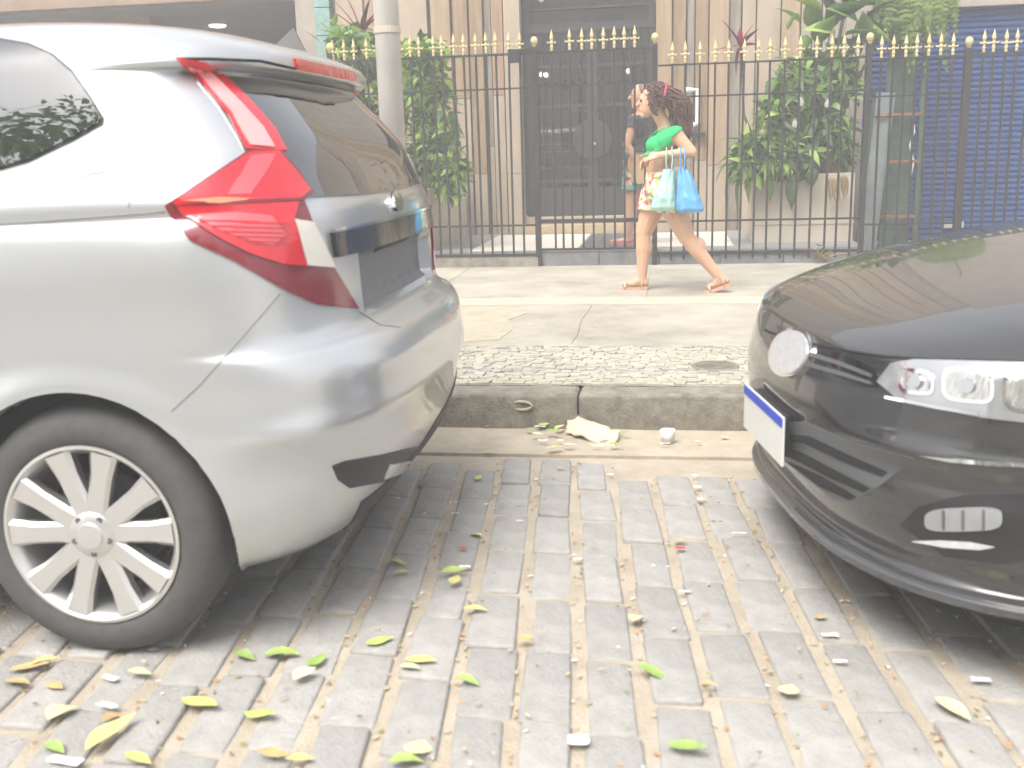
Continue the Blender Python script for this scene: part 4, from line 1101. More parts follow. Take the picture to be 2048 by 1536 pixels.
MB().bm(hull(ball_pts(hd+V(-.092, -.014, -.054), .006)+ball_pts(hd+V(-.092, .014, -.054), .006)+ball_pts(hd+V(-.094, 0, -.051), .007))).build('lips', M['lips'], wom, smooth=True)
armset = [(a, b) for a, b, *_ in arms]; torset = [(ch, wa), (wa, pe), (nk, ch), (shn, shf)]
def near_arm(c): return min(seg_d(c, a.lerp(b, .22), b) for a, b in armset) < .060
ztop = W(1310, 271).z; zbot = W(1310, 309).z
garment('crop_top', body, [(V(0, 0, zbot), V(.05, 0, -1)), (W(1310, 266), V(-.35, 0, 1))], lambda c: not near_arm(c) and c.z > zbot-.03 and seg_d(c, ch, ch+V(0, 0, .1)) < .25 and not (min(seg_d(c, h1, k1), seg_d(c, h2, k2)) < .05), .006, M['green_top'], wom)
for sd in (-1, 1):
    a = W(1300, 272, sd*.075)+V(0, 0, 0); pts = [W(1297, 276, sd*.075), W(1312, 262, sd*.085), W(1334, 252, sd*.09), W(1358, 266, sd*.085)]
    MB().tube(pts, .008, 6, flat=.5).build('shoulder_strap', M['green_top'], wom, smooth=True)
zw = W(1320, 344).z
garment('shorts', body, [(V(0, 0, zw), V(0, 0, 1)), (W(1330, 421), V(-.05, 0, -1))], lambda c: min(min(seg_d(c, a, b) for a, b in armset), (c-wrn).length-.05, (c-wrf).length-.05) > .055, lambda p: .010+.055*max(0, (zw-p.z))*.6, M['shorts'], wom)
# hair: long curly strands gathered by a pink band
hb = MB(); rh = random.Random(11)
for k in range(420):
    u, v = rh.uniform(-1, 1), rh.uniform(0, 1)
    th = math.radians(rh.uniform(-15, 150)); ph = rh.uniform(-1.25, 1.25)
    n = V(-math.cos(th)*math.cos(ph)*.9, math.sin(ph), math.sin(th)*math.cos(ph))
    s0 = hd+V(.012, 0, .012)+V(n.x*.090, n.y*.074, n.z*.104)
    tail = k % 10 < 8
    tie = hd+V(.105, rh.uniform(-.02, .02), .045+rh.uniform(-.02, .02))
    end = W(1366+rh.uniform(-24, 18), 255+rh.uniform(-40, 38), rh.uniform(-.12, .10)) if tail else s0+V(.06, n.y*.05, -.11)
    pts = []
    mid = s0+n*rh.uniform(.02, .05)+V(.03, 0, .01)
    c1, c2 = mid.lerp(tie, .55)+n*.03, V(max(tie.x, end.x)+rh.uniform(.0, .05), end.y*.5+tie.y*.5, tie.z-.03)
    if not tail: c1, c2 = mid, s0.lerp(end, .6)+n*.03
    f1, f2 = rh.uniform(0, 6), rh.uniform(.007, .013)
    for j in range(15):
        t = j/14; q = s0*(1-t)**3+c1*3*t*(1-t)**2+c2*3*t*t*(1-t)+end*t**3
        w = min(1, t*2)*f2
        pts.append(q+V(math.cos(t*30+f1)*w, math.sin(t*30+f1)*w, math.sin(t*23+f1)*w*.6))
    hb.tube(pts, [.0055]*12+[.0045, .003, .0012], 4)
o = hb.build('hair', M['hair'], wom, smooth=True); o['kind'] = 'stuff'
MB().bm(hull(ball_pts(hd+V(.022, 0, .022), (.088, .076, .100)))).build('hair_cap', M['hair'], wom, smooth=True)
pts = [hd+V(.045+.035*math.sin(t)*0+.02*math.cos(t), math.sin(t)*.095, .010+.094*math.cos(t)) for t in np.linspace(-1.6, 1.6, 18)]
MB().tube([p+V(.030, 0, .008) for p in pts], .014, 8, flat=.6).build('hair_band', M['pink_band'], wom, smooth=True)
def sandal(par, toe, heel, lat, mS, mT, th=.022):
    d = (toe-heel); L = d.length; d.normalize(); up = Vector((0, 1, 0)).cross(d)
    if up.z < 0: up = -up
    sl = d.cross(up)
    prof = [(-.025, .020), (-.015, .030), (.03, .034), (.10, .030), (.16, .040), (.20, .040), (.232, .028), (.245, .012)]
    k = (L+.07)/.27
    ring = [heel+d*(x*k)+sl*w for x, w in prof]+[heel+d*(x*k)-sl*w for x, w in prof[::-1]]
    o = MB().prism([p-up*.026 for p in ring], -up*th).build('sandal', mS, par)
    for x0, x1, h in ((.15, .17, .045), (.19, .175, .036), (.02, .03, .062)):
        pts = [heel+d*(x0+(x1-x0)*(j/8))*k+sl*(.042*math.cos(math.pi*j/8))+up*(-.028+h*math.sin(math.pi*j/8)) for j in range(9)]
        MB().tube(pts, .008, 6, flat=.5).build('strap', mT, o, smooth=True)
    return o
sandal(wom, t1, e1, 0, M['sandal'], M['sandal_strap'])
sandal(wom, t2, e2, 0, M['sandal'], M['sandal_strap'])

# ---- shopping bags on her forearm
def bag(name, label, tops, bot_l, bot_r, bot_y, col, dy, seed, hs):
    m = mat(name+'_film', col, .35, var=.12, scale=14, bump=.35, bscale=28, alpha=.72)
    t = thing(name, label, 'bag', W((bot_l+bot_r)/2, bot_y, dy), 'thin plastic shopping bags')
    r = random.Random(seed); mb = MB(); n = 40; rows = 26
    y0 = hs
    for i in range(rows+1):
        f = i/rows; py = y0+(bot_y-y0)*f
        g = f**.85
        xl = tops[0]+(bot_l-tops[0])*g; xr = tops[1]+(bot_r-tops[1])*g
        if f > .9: q = (f-.9)/.1; xl += 8*q*q; xr -= 8*q*q
        c, hw = W((xl+xr)/2, py, dy), (W(xr, py, dy)-W(xl, py, dy)).length/2
        th = (.022+.085*min(1, f*1.5)**.8)*(1 if f < .9 else 1-.7*((f-.9)/.1)**2)
        for k in range(n):
            a = 2*math.pi*k/n
            p = V(c.x+hw*math.copysign(abs(math.cos(a))**.75, math.cos(a)), c.y+th*math.copysign(abs(math.sin(a))**.9, math.sin(a)), c.z)
            w = mnoise.noise(V(k*.9+seed*7, f*2.2, seed))*.014*(1-f*.4)+mnoise.noise(V(math.cos(a)*3+seed, math.sin(a)*3, f*7))*.016*f
            w += .012*math.sin(a*7+f*3)*(1-f)*.8
            d = V(math.cos(a), math.sin(a), 0); mb.v.append(tuple(p+d*w+V(0, 0, mnoise.noise(V(a, f*4, seed*3.3))*.006)))
    for i in range(rows):
        for k in range(n): mb.f.append((i*n+k, i*n+(k+1) % n, (i+1)*n+(k+1) % n, (i+1)*n+k))
    mb.f.append(tuple(rows*n+k for k in range(n))); mb.mi = [0]*len(mb.f)
    mb.build('sack', m, t, smooth=True)
    for j, x in enumerate(tops):
        s = 1 if j == 0 else -1
        arm = wrn.lerp(eln, (x-1316)/67)
        xt = x+s*3
        top = W(xt, 304, 0); tz = arm.z+.034
        pf = [W(x+s*5, y0+12, dy-.018), W(x+s*2, (y0+305)/2, dy-.03), V(top.x, arm.y-.036, arm.z+.012), V(top.x, arm.y, tz+.006), V(top.x, arm.y+.036, arm.z+.008), W(x+s*2, (y0+305)/2, dy+.03), W(x+s*5, y0+12, dy+.018)]
        P2 = []
        for (a, b) in zip(pf, pf[1:]): P2 += [a.lerp(b, q/4) for q in range(4)]
        P2.append(pf[-1])
        MB().tube(P2, [.016]*4+[.014]*(len(P2)-8)+[.016]*4, 8, flat=.35).build('handle', m, t, smooth=True)
    return t
bag('shopping_bag', 'pale turquoise plastic shopping bag hanging from the walking woman\'s forearm, on the left', (1330, 1347), 1299, 1353, 421, (0.42, 0.72, 0.66), -.20, 2, 338)
bag('shopping_bag', 'bright blue plastic shopping bag hanging nearest her elbow', (1358, 1372), 1350, 1411, 425, (0.13, 0.44, 0.82), -.20, 5, 338)

# ---- second person behind the gate
PY = 9.62
G = lambda x, y, dy=0: at(x, y, PY+dy)
p2 = thing('person', 'person in teal floral shorts and pink flip-flops standing behind the iron gate', 'person', atz(1262, 488, .28))
gz = .28+.02
hd2 = G(1283, 192); nk2 = G(1283, 226); ch2 = G(1277, 258); wa2 = G(1276, 292); pe2 = G(1274, 322)
sA, sB = G(1270, 240, -.17), G(1276, 240, .17)
lA, lB = -.09, .09
fa, fb = G(1256, 482, lA), G(1285, 478, lB)
segs = [(nk2, hd2+V(0, 0, -.06), .05, .047), (G(1280, 238), nk2, .06, .05), (sA, sB, .055, .055), (sA, ch2+V(0, -.09, 0), .06, .09), (sB, ch2+V(0, .09, 0), .06, .09)]
for s in (-.06, 0, .06): segs += [(ch2+V(0, s, 0), wa2+V(0, s*.8, 0), .095, .095), (wa2+V(0, s*.8, 0), pe2+V(0, s, 0), .095, .11)]
ar2 = [(sA, G(1254, 288, -.22), .048, .038), (G(1254, 288, -.22), G(1274, 322, -.24), .037, .026), (sB, G(1290, 288, .2), .048, .038), (G(1290, 288, .2), G(1280, 320, .1), .037, .026)]
lg2 = []
for (hp, kn, an, tx) in ((G(1272, 335, lA), G(1263, 412, lA), G(1256, 473, lA), -.15), (G(1276, 335, lB), G(1283, 412, lB), G(1286, 470, lB), -.15)):
    lg2 += [(hp, kn, .092, .058), (kn, kn.lerp(an, .4), .056, .054), (kn.lerp(an, .35), an, .054, .035), (an, V(an.x+.02, an.y, gz+.028), .034, .03), (V(an.x+.02, an.y, gz+.026), V(an.x+tx, an.y-.03, gz+.016), .03, .017)]
segs += ar2+lg2
hand(segs, G(1274, 322, -.24), V(.5, -.2, -.8), V(-.2, .9, 0), .95, .9)
segs += [(hd2+V(-.094, 0, .01), hd2+V(-.112, 0, -.02), .010, .013), (hd2+V(-.07, -.012, -.09), hd2+V(-.07, .012, -.09), .02, .02)]
body2 = flesh(segs, [(hd2, (.094, .076, .110)), (hd2+V(-.028, 0, -.045), (.064, .058, .064)), (pe2+V(.05, -.06, -.02), (.09, .09, .09)), (pe2+V(.05, .06, -.02), (.09, .09, .09))], .0065, 5)
body2.materials.append(M['skin2']); link('body', body2, p2)
for s in (-1, 1): MB().bm(hull(ball_pts(hd2+V(-.085, s*.031, .008), (.010, .013, .008)))).build('eye', M['eye'], p2, smooth=True)
as2 = [(a, b) for a, b, *_ in ar2]
zt = G(1276, 300).z
garment('top', body2, [(V(0, 0, zt-.02), V(0, 0, -1)), (G(1280, 233), V(0, 0, 1))], lambda c: min(seg_d(c, a.lerp(b, .5), b) for a, b in as2[:1]+as2[2:3]) > .05 and min(seg_d(c, a, b) for a, b in as2[1::2]) > .05, .009, M['charcoal'], p2)
garment('shorts', body2, [(V(0, 0, zt), V(0, 0, 1)), (G(1270, 377), V(0, 0, -1))], lambda c: min(seg_d(c, a, b) for a, b in as2) > .055 and (c-G(1274, 322, -.24)).length > .14, lambda p: .012+.06*max(0, zt-p.z), M['teal_floral'], p2)
MB().bm(hull(ball_pts(hd2+V(.025, 0, .028), (.088, .082, .095)))).build('hair', M['hair'], p2, smooth=True)
for an in (G(1256, 473, lA), G(1286, 470, lB)):
    sandal(p2, V(an.x-.13, an.y-.02, gz+.030), V(an.x+.03, an.y, gz+.030), 0, M['flipflop'], M['flipflop'], .018)
hb2 = thing('handbag', 'tan handbag held by the person standing behind the gate', 'bag', G(1290, 365, -.26))
q = [G(1275, 322, -.27), G(1294, 320, -.27), G(1298, 345, -.27), G(1294, 366, -.27), G(1274, 368, -.27), G(1270, 345, -.27)]
bm_ = MB().prism(q, (0, .09, 0)); bm_.build('pouch', mat('tan_leather', (.52, .37, .20), .6, var=.1, scale=20), hb2)
MB().tube([G(1276, 324, -.25), G(1278, 312, -.25), G(1288, 310, -.25), G(1293, 322, -.25)], .008, 6).build('strap', M['threshold'], hb2, smooth=True)

# ================================================================== PLANTS
def blade(L, Wd, droop=.3, fold=.15, n=6, tipw=.0, shape=.55):
    vs = []; fs = []
    for i in range(n+1):
        t = i/n; w = Wd*.5*(math.sin(math.pi*min(1, max(0, t))**shape))*(1 if t < .999 else 0)+.0008
        x = L*t*(1-droop*.25*t); z = -droop*L*t*t*.6
        vs += [(x, -w, z+fold*w), (x, 0, z), (x, w, z+fold*w)]
    for i in range(n):
        a = i*3; fs += [(a, a+3, a+4, a+1), (a+1, a+4, a+5, a+2)]
    return vs, fs
def orient(dirv, roll):
    d = Vector(dirv).normalized(); up = Vector((0, 0, 1)); s = up.cross(d)
    if s.length < 1e-3: s = Vector((1, 0, 0))
    s.normalize(); n = d.cross(s)
    m = Matrix((d, s, n)).transposed()
    return m @ Matrix.Rotation(roll, 3, 'X')
def scatter(mb, blobs, n, size, rr, ratio=.42, mi=lambda: 0, face=V(0, -.6, .2)):
    for _ in range(n):
        (cx, cy, rx, ry, Yc, rY) = rr.choice(blobs)
        while True:
            a, b, c = rr.uniform(-1, 1), rr.uniform(-1, 1), rr.uniform(-1, 1)
            if a*a+b*b+c*c < 1: break
        p = at(cx+a*rx, cy+b*ry, Yc+c*rY)
        L = rr.uniform(*size); vs, fs = blade(L, L*ratio*rr.uniform(.8, 1.2), rr.uniform(.1, .9), rr.uniform(.1, .4), 4)
        d = V(rr.gauss(0, .8), rr.gauss(-.25, .6), rr.gauss(-.25, .6))
        R = orient(d, rr.gauss(0, .6))
        mb.add([p+R @ Vector(v) for v in vs], fs, mi())
def big_leaf(parent, px, py, Y, ang, L, Wd, m, droop=.3, roll=0, name='leaf', lean=-.3):
    """one large leaf; ang is its direction seen from the street (degrees, 0 = right, 90 = up)"""
    p = at(px, py, Y); a = math.radians(ang)
    R = orient((math.cos(a), lean, math.sin(a)), roll)
    vs, fs = blade(L, Wd, droop, .25, 8)
    o = MB().add([p+R @ Vector(v) for v in vs], fs).build(name, m, parent, smooth=True)
    sd = o.modifiers.new('thickness', 'SOLIDIFY'); sd.thickness = .0015
    return o
rp = random.Random(21)
# left climbing plant
cp = thing('climbing_plant', 'dense green climbing plant behind the fence left of the entrance', 'plant', (-2.6, 9.6, .79))
mb = MB()
LB = [(705, 150, 45, 75, 9.5, .3), (715, 245, 50, 85, 9.6, .35), (735, 320, 50, 70, 9.6, .3), (850, 170, 50, 60, 9.5, .3), (872, 265, 48, 70, 9.5, .3), (893, 335, 38, 50, 9.35, .2), (835, 330, 55, 55, 9.6, .3), (700, 85, 40, 30, 9.5, .25), (850, 105, 45, 30, 9.5, .25), (780, 220, 70, 110, 9.8, .35), (905, 355, 24, 35, 9.25, .12), (760, 120, 60, 60, 9.9, .3)]
scatter(mb, LB, 3400, (.08, .17), rp, .48, lambda: rp.choice((0, 0, 1, 1, 2)))
o = mb.build('foliage', [M['leaf'], M['leaf_light'], M['leaf_dark']], cp, smooth=True); o['kind'] = 'stuff'
for k in range(7):
    x = -3.2+k*.14; pts = [(x, 9.6+.1*(k % 3), .78)]+[(x+.25*t+.05*math.sin(k+t*9), 9.6+.1*(k % 3)+.04*math.cos(t*7+k), .78+1.25*t) for t in (.25, .5, .75, 1.0)]
    MB().tube(pts, [.018, .015, .012, .009, .004], 6).build('stem', M['stem'], cp, smooth=True)
for (px, py, ang, L, w_, m) in ((868, 82, -35, .26, .09, 'leaf_light'), (845, 98, -8, .30, .10, 'leaf_light'), (905, 108, -35, .16, .07, 'leaf_light'), (862, 135, -5, .22, .06, 'leaf'), (872, 160, -15, .20, .06, 'leaf_light'), (895, 192, 5, .24, .05, 'leaf_light'), (890, 205, -2, .26, .05, 'leaf'),
        (885, 215, 60, .13, .07, 'leaf'), (655, 60, 120, .14, .04, 'leaf_light'), (640, 85, 130, .18, .04, 'leaf'), (668, 50, 70, .12, .06, 'leaf_light'), (835, 120, 80, .2, .06, 'leaf'), (690, 95, 60, .16, .08, 'leaf'), (900, 385, -75, .15, .08, 'leaf'), (885, 375, -100, .16, .08, 'leaf'), (915, 300, -30, .14, .08, 'leaf_light'), (920, 330, -60, .15, .08, 'leaf')):
    big_leaf(cp, px, py, 9.25, ang, L, w_, M[m])
co = thing('cordyline_plant', 'tall plant with crimson strap leaves above the left iron fence', 'plant', (-2.75, 9.8, .79))
base = at(722, 78, 9.7)
MB().tube([(base.x+.02, 9.72, .79), (base.x, 9.7, 1.4), base], [.02, .016, .012], 7).build('stem', M['stem'], co, smooth=True)
for (ang, L, m) in ((165, .36, 'leaf_purple'), (140, .46, 'leaf_light'), (125, .42, 'leaf_red'), (112, .46, 'leaf_red'), (98, .50, 'leaf_red'), (85, .44, 'leaf_red'), (72, .40, 'leaf_purple'), (150, .3, 'leaf_purple'), (60, .3, 'leaf_red'), (175, .2, 'leaf_red'), (20, .22, 'leaf_red'), (45, .3, 'leaf_purple')):
    big_leaf(co, 722, 78+rp.uniform(-14, 10), 9.68+rp.uniform(-.04, .06), ang, L, .055, M[m], .35, rp.uniform(-.6, .6), lean=rp.uniform(-.5, .1))
# right planter
rpz = thing('leafy_shrub', 'mixed leafy shrub overflowing the right stone planter', 'plant', (1.15, 9.9, .83))
mb = MB()
RB = [(1600, 170, 60, 60, 9.7, .25), (1560, 240, 55, 60, 9.7, .25), (1640, 230, 55, 70, 9.8, .25), (1515, 305, 38, 40, 9.45, .15), (1495, 325, 28, 30, 9.4, .12), (1590, 305, 60, 45, 9.6, .2), (1675, 280, 35, 60, 9.8, .25), (1675, 160, 35, 50, 9.9, .2), (1560, 312, 45, 26, 9.5, .15), (1640, 130, 70, 30, 9.9, .2)]
scatter(mb, RB, 2700, (.09, .21), rp, .34, lambda: rp.choice((0, 0, 1, 2, 2)))
scatter(mb, [(1510, 310, 40, 42, 9.42, .12), (1548, 322, 35, 22, 9.45, .1)], 190, (.10, .2), rp, .32, lambda: rp.choice((0, 1, 1)))
o = mb.build('foliage', [M['leaf'], M['leaf_light'], M['leaf_dark']], rpz, smooth=True); o['kind'] = 'stuff'
for k in range(8):
    x = .88+k*.08; pts = [(x, 9.85+.08*(k % 3), .82)]+[(x+.10*math.sin(k*2.1)*t, 9.85+.08*(k % 3)-.1*t, .82+(.6+.1*(k % 4))*t) for t in (.35, .7, 1.0)]
    MB().tube(pts, [.014, .012, .009, .004], 6).build('stem', M['stem'], rpz, smooth=True)
for (px, py, ang, L, w_, m) in ((1470, 335, -125, .30, .06, 'leaf'), (1485, 345, -115, .32, .06, 'leaf'), (1500, 350, -100, .28, .06, 'leaf_light'), (1460, 320, -140, .26, .05, 'leaf'), (1540, 355, -85, .24, .06, 'leaf'), (1585, 360, -95, .28, .11, 'leaf_dark'), (1625, 335, -90, .2, .1, 'leaf_dark'), (1530, 100, 5, .26, .06, 'leaf_light'), (1545, 118, 10, .3, .08, 'leaf_light'), (1560, 135, -20, .26, .07, 'leaf_light'), (1575, 60, 75, .2, .06, 'leaf_light'), (1480, 280, 160, .2, .05, 'leaf_dark'), (1700, 195, 20, .2, .1, 'leaf_dark'), (1650, 240, 40, .2, .1, 'leaf'), (1610, 270, 70, .2, .08, 'leaf')):
    big_leaf(rpz, px, py, 9.4, ang, L, w_, M[m], .5)
for (px, py) in ((1590, 248), (1655, 208), (1602, 205)):
    big_leaf(rpz, px, py+8, 9.35, 95, .085, .05, M['white_plastic'], .1, .4, 'white_flower')
for (px, py, k) in ((1655, 355, 5), (1680, 350, 5)):
    for j in range(k): big_leaf(rpz, px+j*3, py, 9.42, -95+j*8-16, .22+.03*(j % 2), .03, M['dry'], .4, rp.uniform(-1, 1), 'dry_leaf')
c2_ = thing('cordyline_plant', 'small plant with crimson and purple leaves rising above the fence behind the woman', 'plant', (.75, 9.75, .83))
base = at(1480, 90, 9.6)
MB().tube([(.90, 9.75, .83), (base.x+.05, 9.65, 1.4), base], [.014, .012, .008], 7).build('stem', M['stem'], c2_, smooth=True)
for (ang, L, m) in ((118, .30, 'leaf_purple'), (92, .18, 'leaf_red'), (65, .24, 'leaf_red'), (48, .22, 'leaf_purple'), (180, .24, 'leaf_red'), (10, .18, 'leaf_red'), (-105, .26, 'leaf_purple'), (-80, .3, 'leaf_purple')):
    big_leaf(c2_, 1480, 92, 9.58, ang, L, .055, M[m], .25, rp.uniform(-.5, .5), lean=-.15)
pot = thing('terracotta_pot', 'orange terracotta pot half hidden in the right planter', 'pot', (1.35, 9.74, .83))
pc = at(1662, 300, 9.78)
MB().lathe([(.07, .83), (.105, pc.z), (.125, pc.z), (.125, pc.z+.05), (.11, pc.z+.05), (.10, pc.z+.02), (.001, pc.z+.01)], 24, 'z', (pc.x, 9.80, 0)).build('vessel', mat('terracotta', (.42, .17, .075), .8, var=.15, scale=15), pot, angle=40)
# broad-leaved plant and hanging fern at the top
ee = thing('broad_leaf_plant', 'plant with broad oval leaves above the fence at the right planter', 'plant', (1.4, 10.1, .83))
for k, (px, py, ang, L, w_, m) in enumerate(((1690, 70, 8, .40, .20, 'leaf'), (1650, 40, 25, .42, .20, 'leaf_dark'), (1625, 60, 95, .40, .17, 'leaf'), (1600, 45, 140, .34, .14, 'leaf_light'), (1640, 20, 150, .40, .13, 'leaf_light'), (1690, 30, 60, .36, .16, 'leaf'), (1720, 60, -15, .34, .18, 'leaf_light'), (1615, 70, -110, .22, .10, 'leaf'), (1680, 75, -40, .26, .14, 'leaf_dark'), (1665, 30, 110, .3, .14, 'leaf_dark'), (1740, 30, 40, .3, .15, 'leaf_dark'), (1660, 90, 10, .34, .18, 'leaf_dark'), (1630, 85, 60, .34, .17, 'leaf'), (1700, 95, 45, .32, .17, 'leaf_dark'), (1730, 85, 95, .34, .18, 'leaf'), (1760, 70, 120, .32, .17, 'leaf_dark'), (1670, 60, 170, .32, .15, 'leaf_light'), (1715, 40, 150, .34, .17, 'leaf'), (1760, 60, 20, .30, .16, 'leaf'), (1640, 60, 40, .3, .16, 'leaf_light'), (1690, 10, 100, .34, .17, 'leaf_dark'), (1750, 10, 170, .34, .17, 'leaf'))):
    big_leaf(ee, px, py, 9.75+.05*(k % 4), ang, L, w_, M[m], .35, rp.uniform(-.9, .3), lean=-.5)
    b_ = at(px, py, 9.75+.05*(k % 4))
    MB().tube([(1.2+.05*(k % 6), 10.1, .83), (b_.x*.6+.5, 10.05, 1.5), b_], [.012, .010, .006], 6).build('leaf_stalk', M['leaf_dark'], ee, smooth=True)
fe = thing('hanging_fern', 'hanging fern with long drooping fronds in front of blue shutter', 'fern', (2.1, 9.95, 2.62))
MB().lathe([(.02, 2.55), (.13, 2.58), (.17, 2.72), (.16, 2.72), (.12, 2.62), (.01, 2.60)], 18, 'z', (2.08, 10.0, 0)).build('basket', M['stem'], fe)
MB().tube([(2.08, 10.0, 2.7), (2.08, 10.2, 3.1), (2.08, SY-.04, 3.3)], .008, 5).build('chain', M['iron'], fe)
for k in range(64):
    tx = rp.uniform(1745, 1915); drop = rp.uniform(.30, .72) if k > 3 else .95
    p0 = V(2.08+rp.uniform(-.13, .13), 10.0+rp.uniform(-.13, .1), 2.68)
    tip = at(tx, 60, 9.85); end = V(tip.x, 9.80+rp.uniform(-.12, .15), 2.58-drop)
    c1 = V(end.x*.8+p0.x*.2, end.y, 2.80)
    mb = MB(); n = 34; prev = None
    for j in range(n+1):
        t = j/n; q = p0*(1-t)**2+c1*2*t*(1-t)+end*t*t
        if prev is not None:
            d = (q-prev).normalized(); s = d.cross(V(0, -1, .1)).normalized()
            w = .085*(math.sin(math.pi*min(1, t*.92+.08))**.6)
            for sg in (-1, 1):
                ww = w*rp.uniform(.75, 1.1); a0 = prev; a1 = prev.lerp(q, .62); md = s*sg*ww*.55+d*.006+V(0, rp.uniform(-.01, .01), 0); o1 = prev+s*sg*ww+d*.018+V(0, rp.uniform(-.015, .015), -.01)
                mb.add([a0, a1, a1+md, o1, a0+md], [(0, 1, 2, 4), (4, 2, 3)])
        prev = q
    mb.build('frond', M['fern'], fe)
dc = thing('dry_weed', 'yellowed weed growing at the foot of the fence by the planter', 'plant', atz(1645, 522, PZ))
for j in range(16): big_leaf(dc, 1640+rp.uniform(-14, 14), 520, 8.97+rp.uniform(-.05, .02), rp.uniform(40, 140), rp.uniform(.08, .2), .018, M[rp.choice(('dry', 'leaf_light', 'dry'))], .6, rp.uniform(-1, 1))
dl2 = thing('fallen_branch', 'dark leafy cutting lying behind the fence below the planter', 'branch', atz(1650, 505, .22))
for j in range(9): big_leaf(dl2, 1650+rp.uniform(-30, 35), 505+rp.uniform(-8, 8), 9.18, rp.uniform(0, 180), rp.uniform(.08, .16), .05, M['leaf_dark'], .5, rp.uniform(-1, 1))

# ================================================================== LITTER
def leaf_obj(k, m, L, ratio):
    r = random.Random(k); vs, fs = blade(L, L*ratio, r.uniform(-.25, .3), r.uniform(-.3, .5), 7, shape=.8)
    vs = [(x-L/2, y+.05*L*math.sin(x/L*3), z+.010+.02*L*math.sin(x/L*5+k)) for x, y, z in vs]
    return MB().add(vs, fs).mesh('fallen_leaf', m, True)
LM = {}
LIT = []
def fallen(px, py, kind, size, ang, label=None, z=.004, ratio=.42):
    key = (kind, round(size, 2), ratio, len(LM) % 3)
    if key not in LM: LM[key] = leaf_obj(len(LM), M['fall_'+kind], size*.84, ratio)
    p = atz(px, py, z); o = link('fallen_leaf', LM[key], None, p)
    o.rotation_euler = (rp.uniform(-.12, .12), rp.uniform(-.1, .1), math.radians(ang))
    names = {'y': 'yellow', 'g': 'green', 'o': 'orange brown', 'p': 'pale yellow'}
    g = 'fallen leaves on the cobbles' if py > 905 else 'fallen leaves in the gutter' if py > 800 else 'fallen leaves on the pavement'
    where = 'on the cobbles' if py > 905 else 'in the gutter by the kerb' if py > 800 else 'on the pavement'
    tag(o, label, 'leaf', g)
    if not label: LIT.append((o, f'{names[kind]} leaf', px, py))
    return o
fallen(130, 1428, 'p', .105, 75, 'broad pale yellow fallen leaf at lower left below the silver wheel', ratio=.7)
fallen(222, 1478, 'y', .15, 70, 'yellow leaf with orange end on the cobbles near the broad pale leaf', ratio=.36)
fallen(228, 1440, 'o', .07, 60)
fallen(398, 1416, 'y', .125, -20, 'curled yellow leaf on the cobbles, largest near the silver wheel')
fallen(520, 1435, 'g', .095, -12); fallen(565, 1314, 'g', .105, 12, 'long bright green leaf lying just right of the silver wheel'); fallen(490, 1318, 'g', .075, -14)
fallen(634, 1326, 'g', .075, 70, ratio=.6); fallen(608, 1358, 'p', .075, 60, ratio=.6); fallen(760, 1288, 'g', .085, 30, ratio=.5)
fallen(842, 1326, 'y', .095, -5); fallen(820, 1341, 'p', .06, -8); fallen(935, 1368, 'g', .075, -8); fallen(950, 1225, 'y', .08, -2)
fallen(908, 1148, 'g', .085, 10); fallen(912, 1168, 'y', .055, 80, ratio=.7); fallen(955, 1070, 'y', .055, 75, ratio=.8); fallen(958, 960, 'y', .045, 70, ratio=.7); fallen(980, 908, 'g', .05, 0)
fallen(795, 1130, 'g', .07, -10); fallen(802, 1152, 'y', .06, 0); fallen(1275, 1242, 'p', .065, 70, ratio=.7)
fallen(1308, 1352, 'g', .115, -24, 'curved lime green leaf on the cobbles near the middle', ratio=.32)
fallen(1375, 1505, 'g', .10, -18, 'lime green leaf at the bottom edge near the middle', ratio=.4)
fallen(845, 1490, 'p', .13, 85, 'large pale yellow leaf at the bottom edge', ratio=.55); fallen(815, 1528, 'g', .09, 20, 'bright green leaf tip at the bottom edge')
fallen(1050, 1286, 'o', .045, 0, ratio=.7); fallen(1418, 1378, 'o', .05, -3, ratio=.3); fallen(1580, 1383, 'p', .075, 75, ratio=.7)
fallen(1905, 1425, 'p', .12, -60, 'long pale leaf on the cobbles below the black car', ratio=.45)
fallen(1640, 1240, 'o', .04, 0, ratio=.6); fallen(1120, 940, 'o', .03, 40, ratio=.6); fallen(1360, 1085, 'o', .05, 10, ratio=.5); fallen(1035, 1010, 'o', .03, 0); fallen(1690, 1128, 'o', .04, 0)
fallen(110, 1503, 'g', .075, -20); fallen(275, 1526, 'y', .085, -15); fallen(60, 1340, 'o', .11, 25, ratio=.3); fallen(35, 1372, 'o', .10, -15, ratio=.3); fallen(90, 1330, 'y', .08, 30, ratio=.3); fallen(110, 1376, 'o', .07, -20)
fallen(280, 1350, 'p', .07, 5); fallen(545, 1515, 'o', .08, -10); fallen(600, 1528, 'y', .07, 0)
for (px, py, k, s, a) in ((1065, 860, 'g', .08, 10), (1090, 850, 'g', .09, 40), (1105, 868, 'g', .08, -20), (1120, 858, 'y', .08, 60), (1075, 872, 'p', .06, 0), (1110, 898, 'y', .10, 25), (1235, 864, 'y', .06, -10), (1230, 892, 'g', .07, -5), (1172, 845, 'g', .06, 70), (1250, 870, 'g', .05, 20), (1205, 880, 'p', .06, 0), (1140, 893, 'p', .07, 5), (1450, 878, 'y', .05, 0), (1400, 890, 'o', .03, 0), (975, 856, 'o', .03, 0)):
    fallen(px, py, k, s, a, z=.022 if 1060 < px < 1260 else .008)
for (px, py, k, s, a) in ((1180, 676, 'g', .05, 0), (1060, 652, 'g', .05, 20), (1410, 617, 'g', .05, 0), (1420, 540, 'g', .06, 30), (1580, 570, 'g', .05, 0), (1190, 655, 'p', .04, 0)): fallen(px, py, k, s, a, z=PZ+.004)
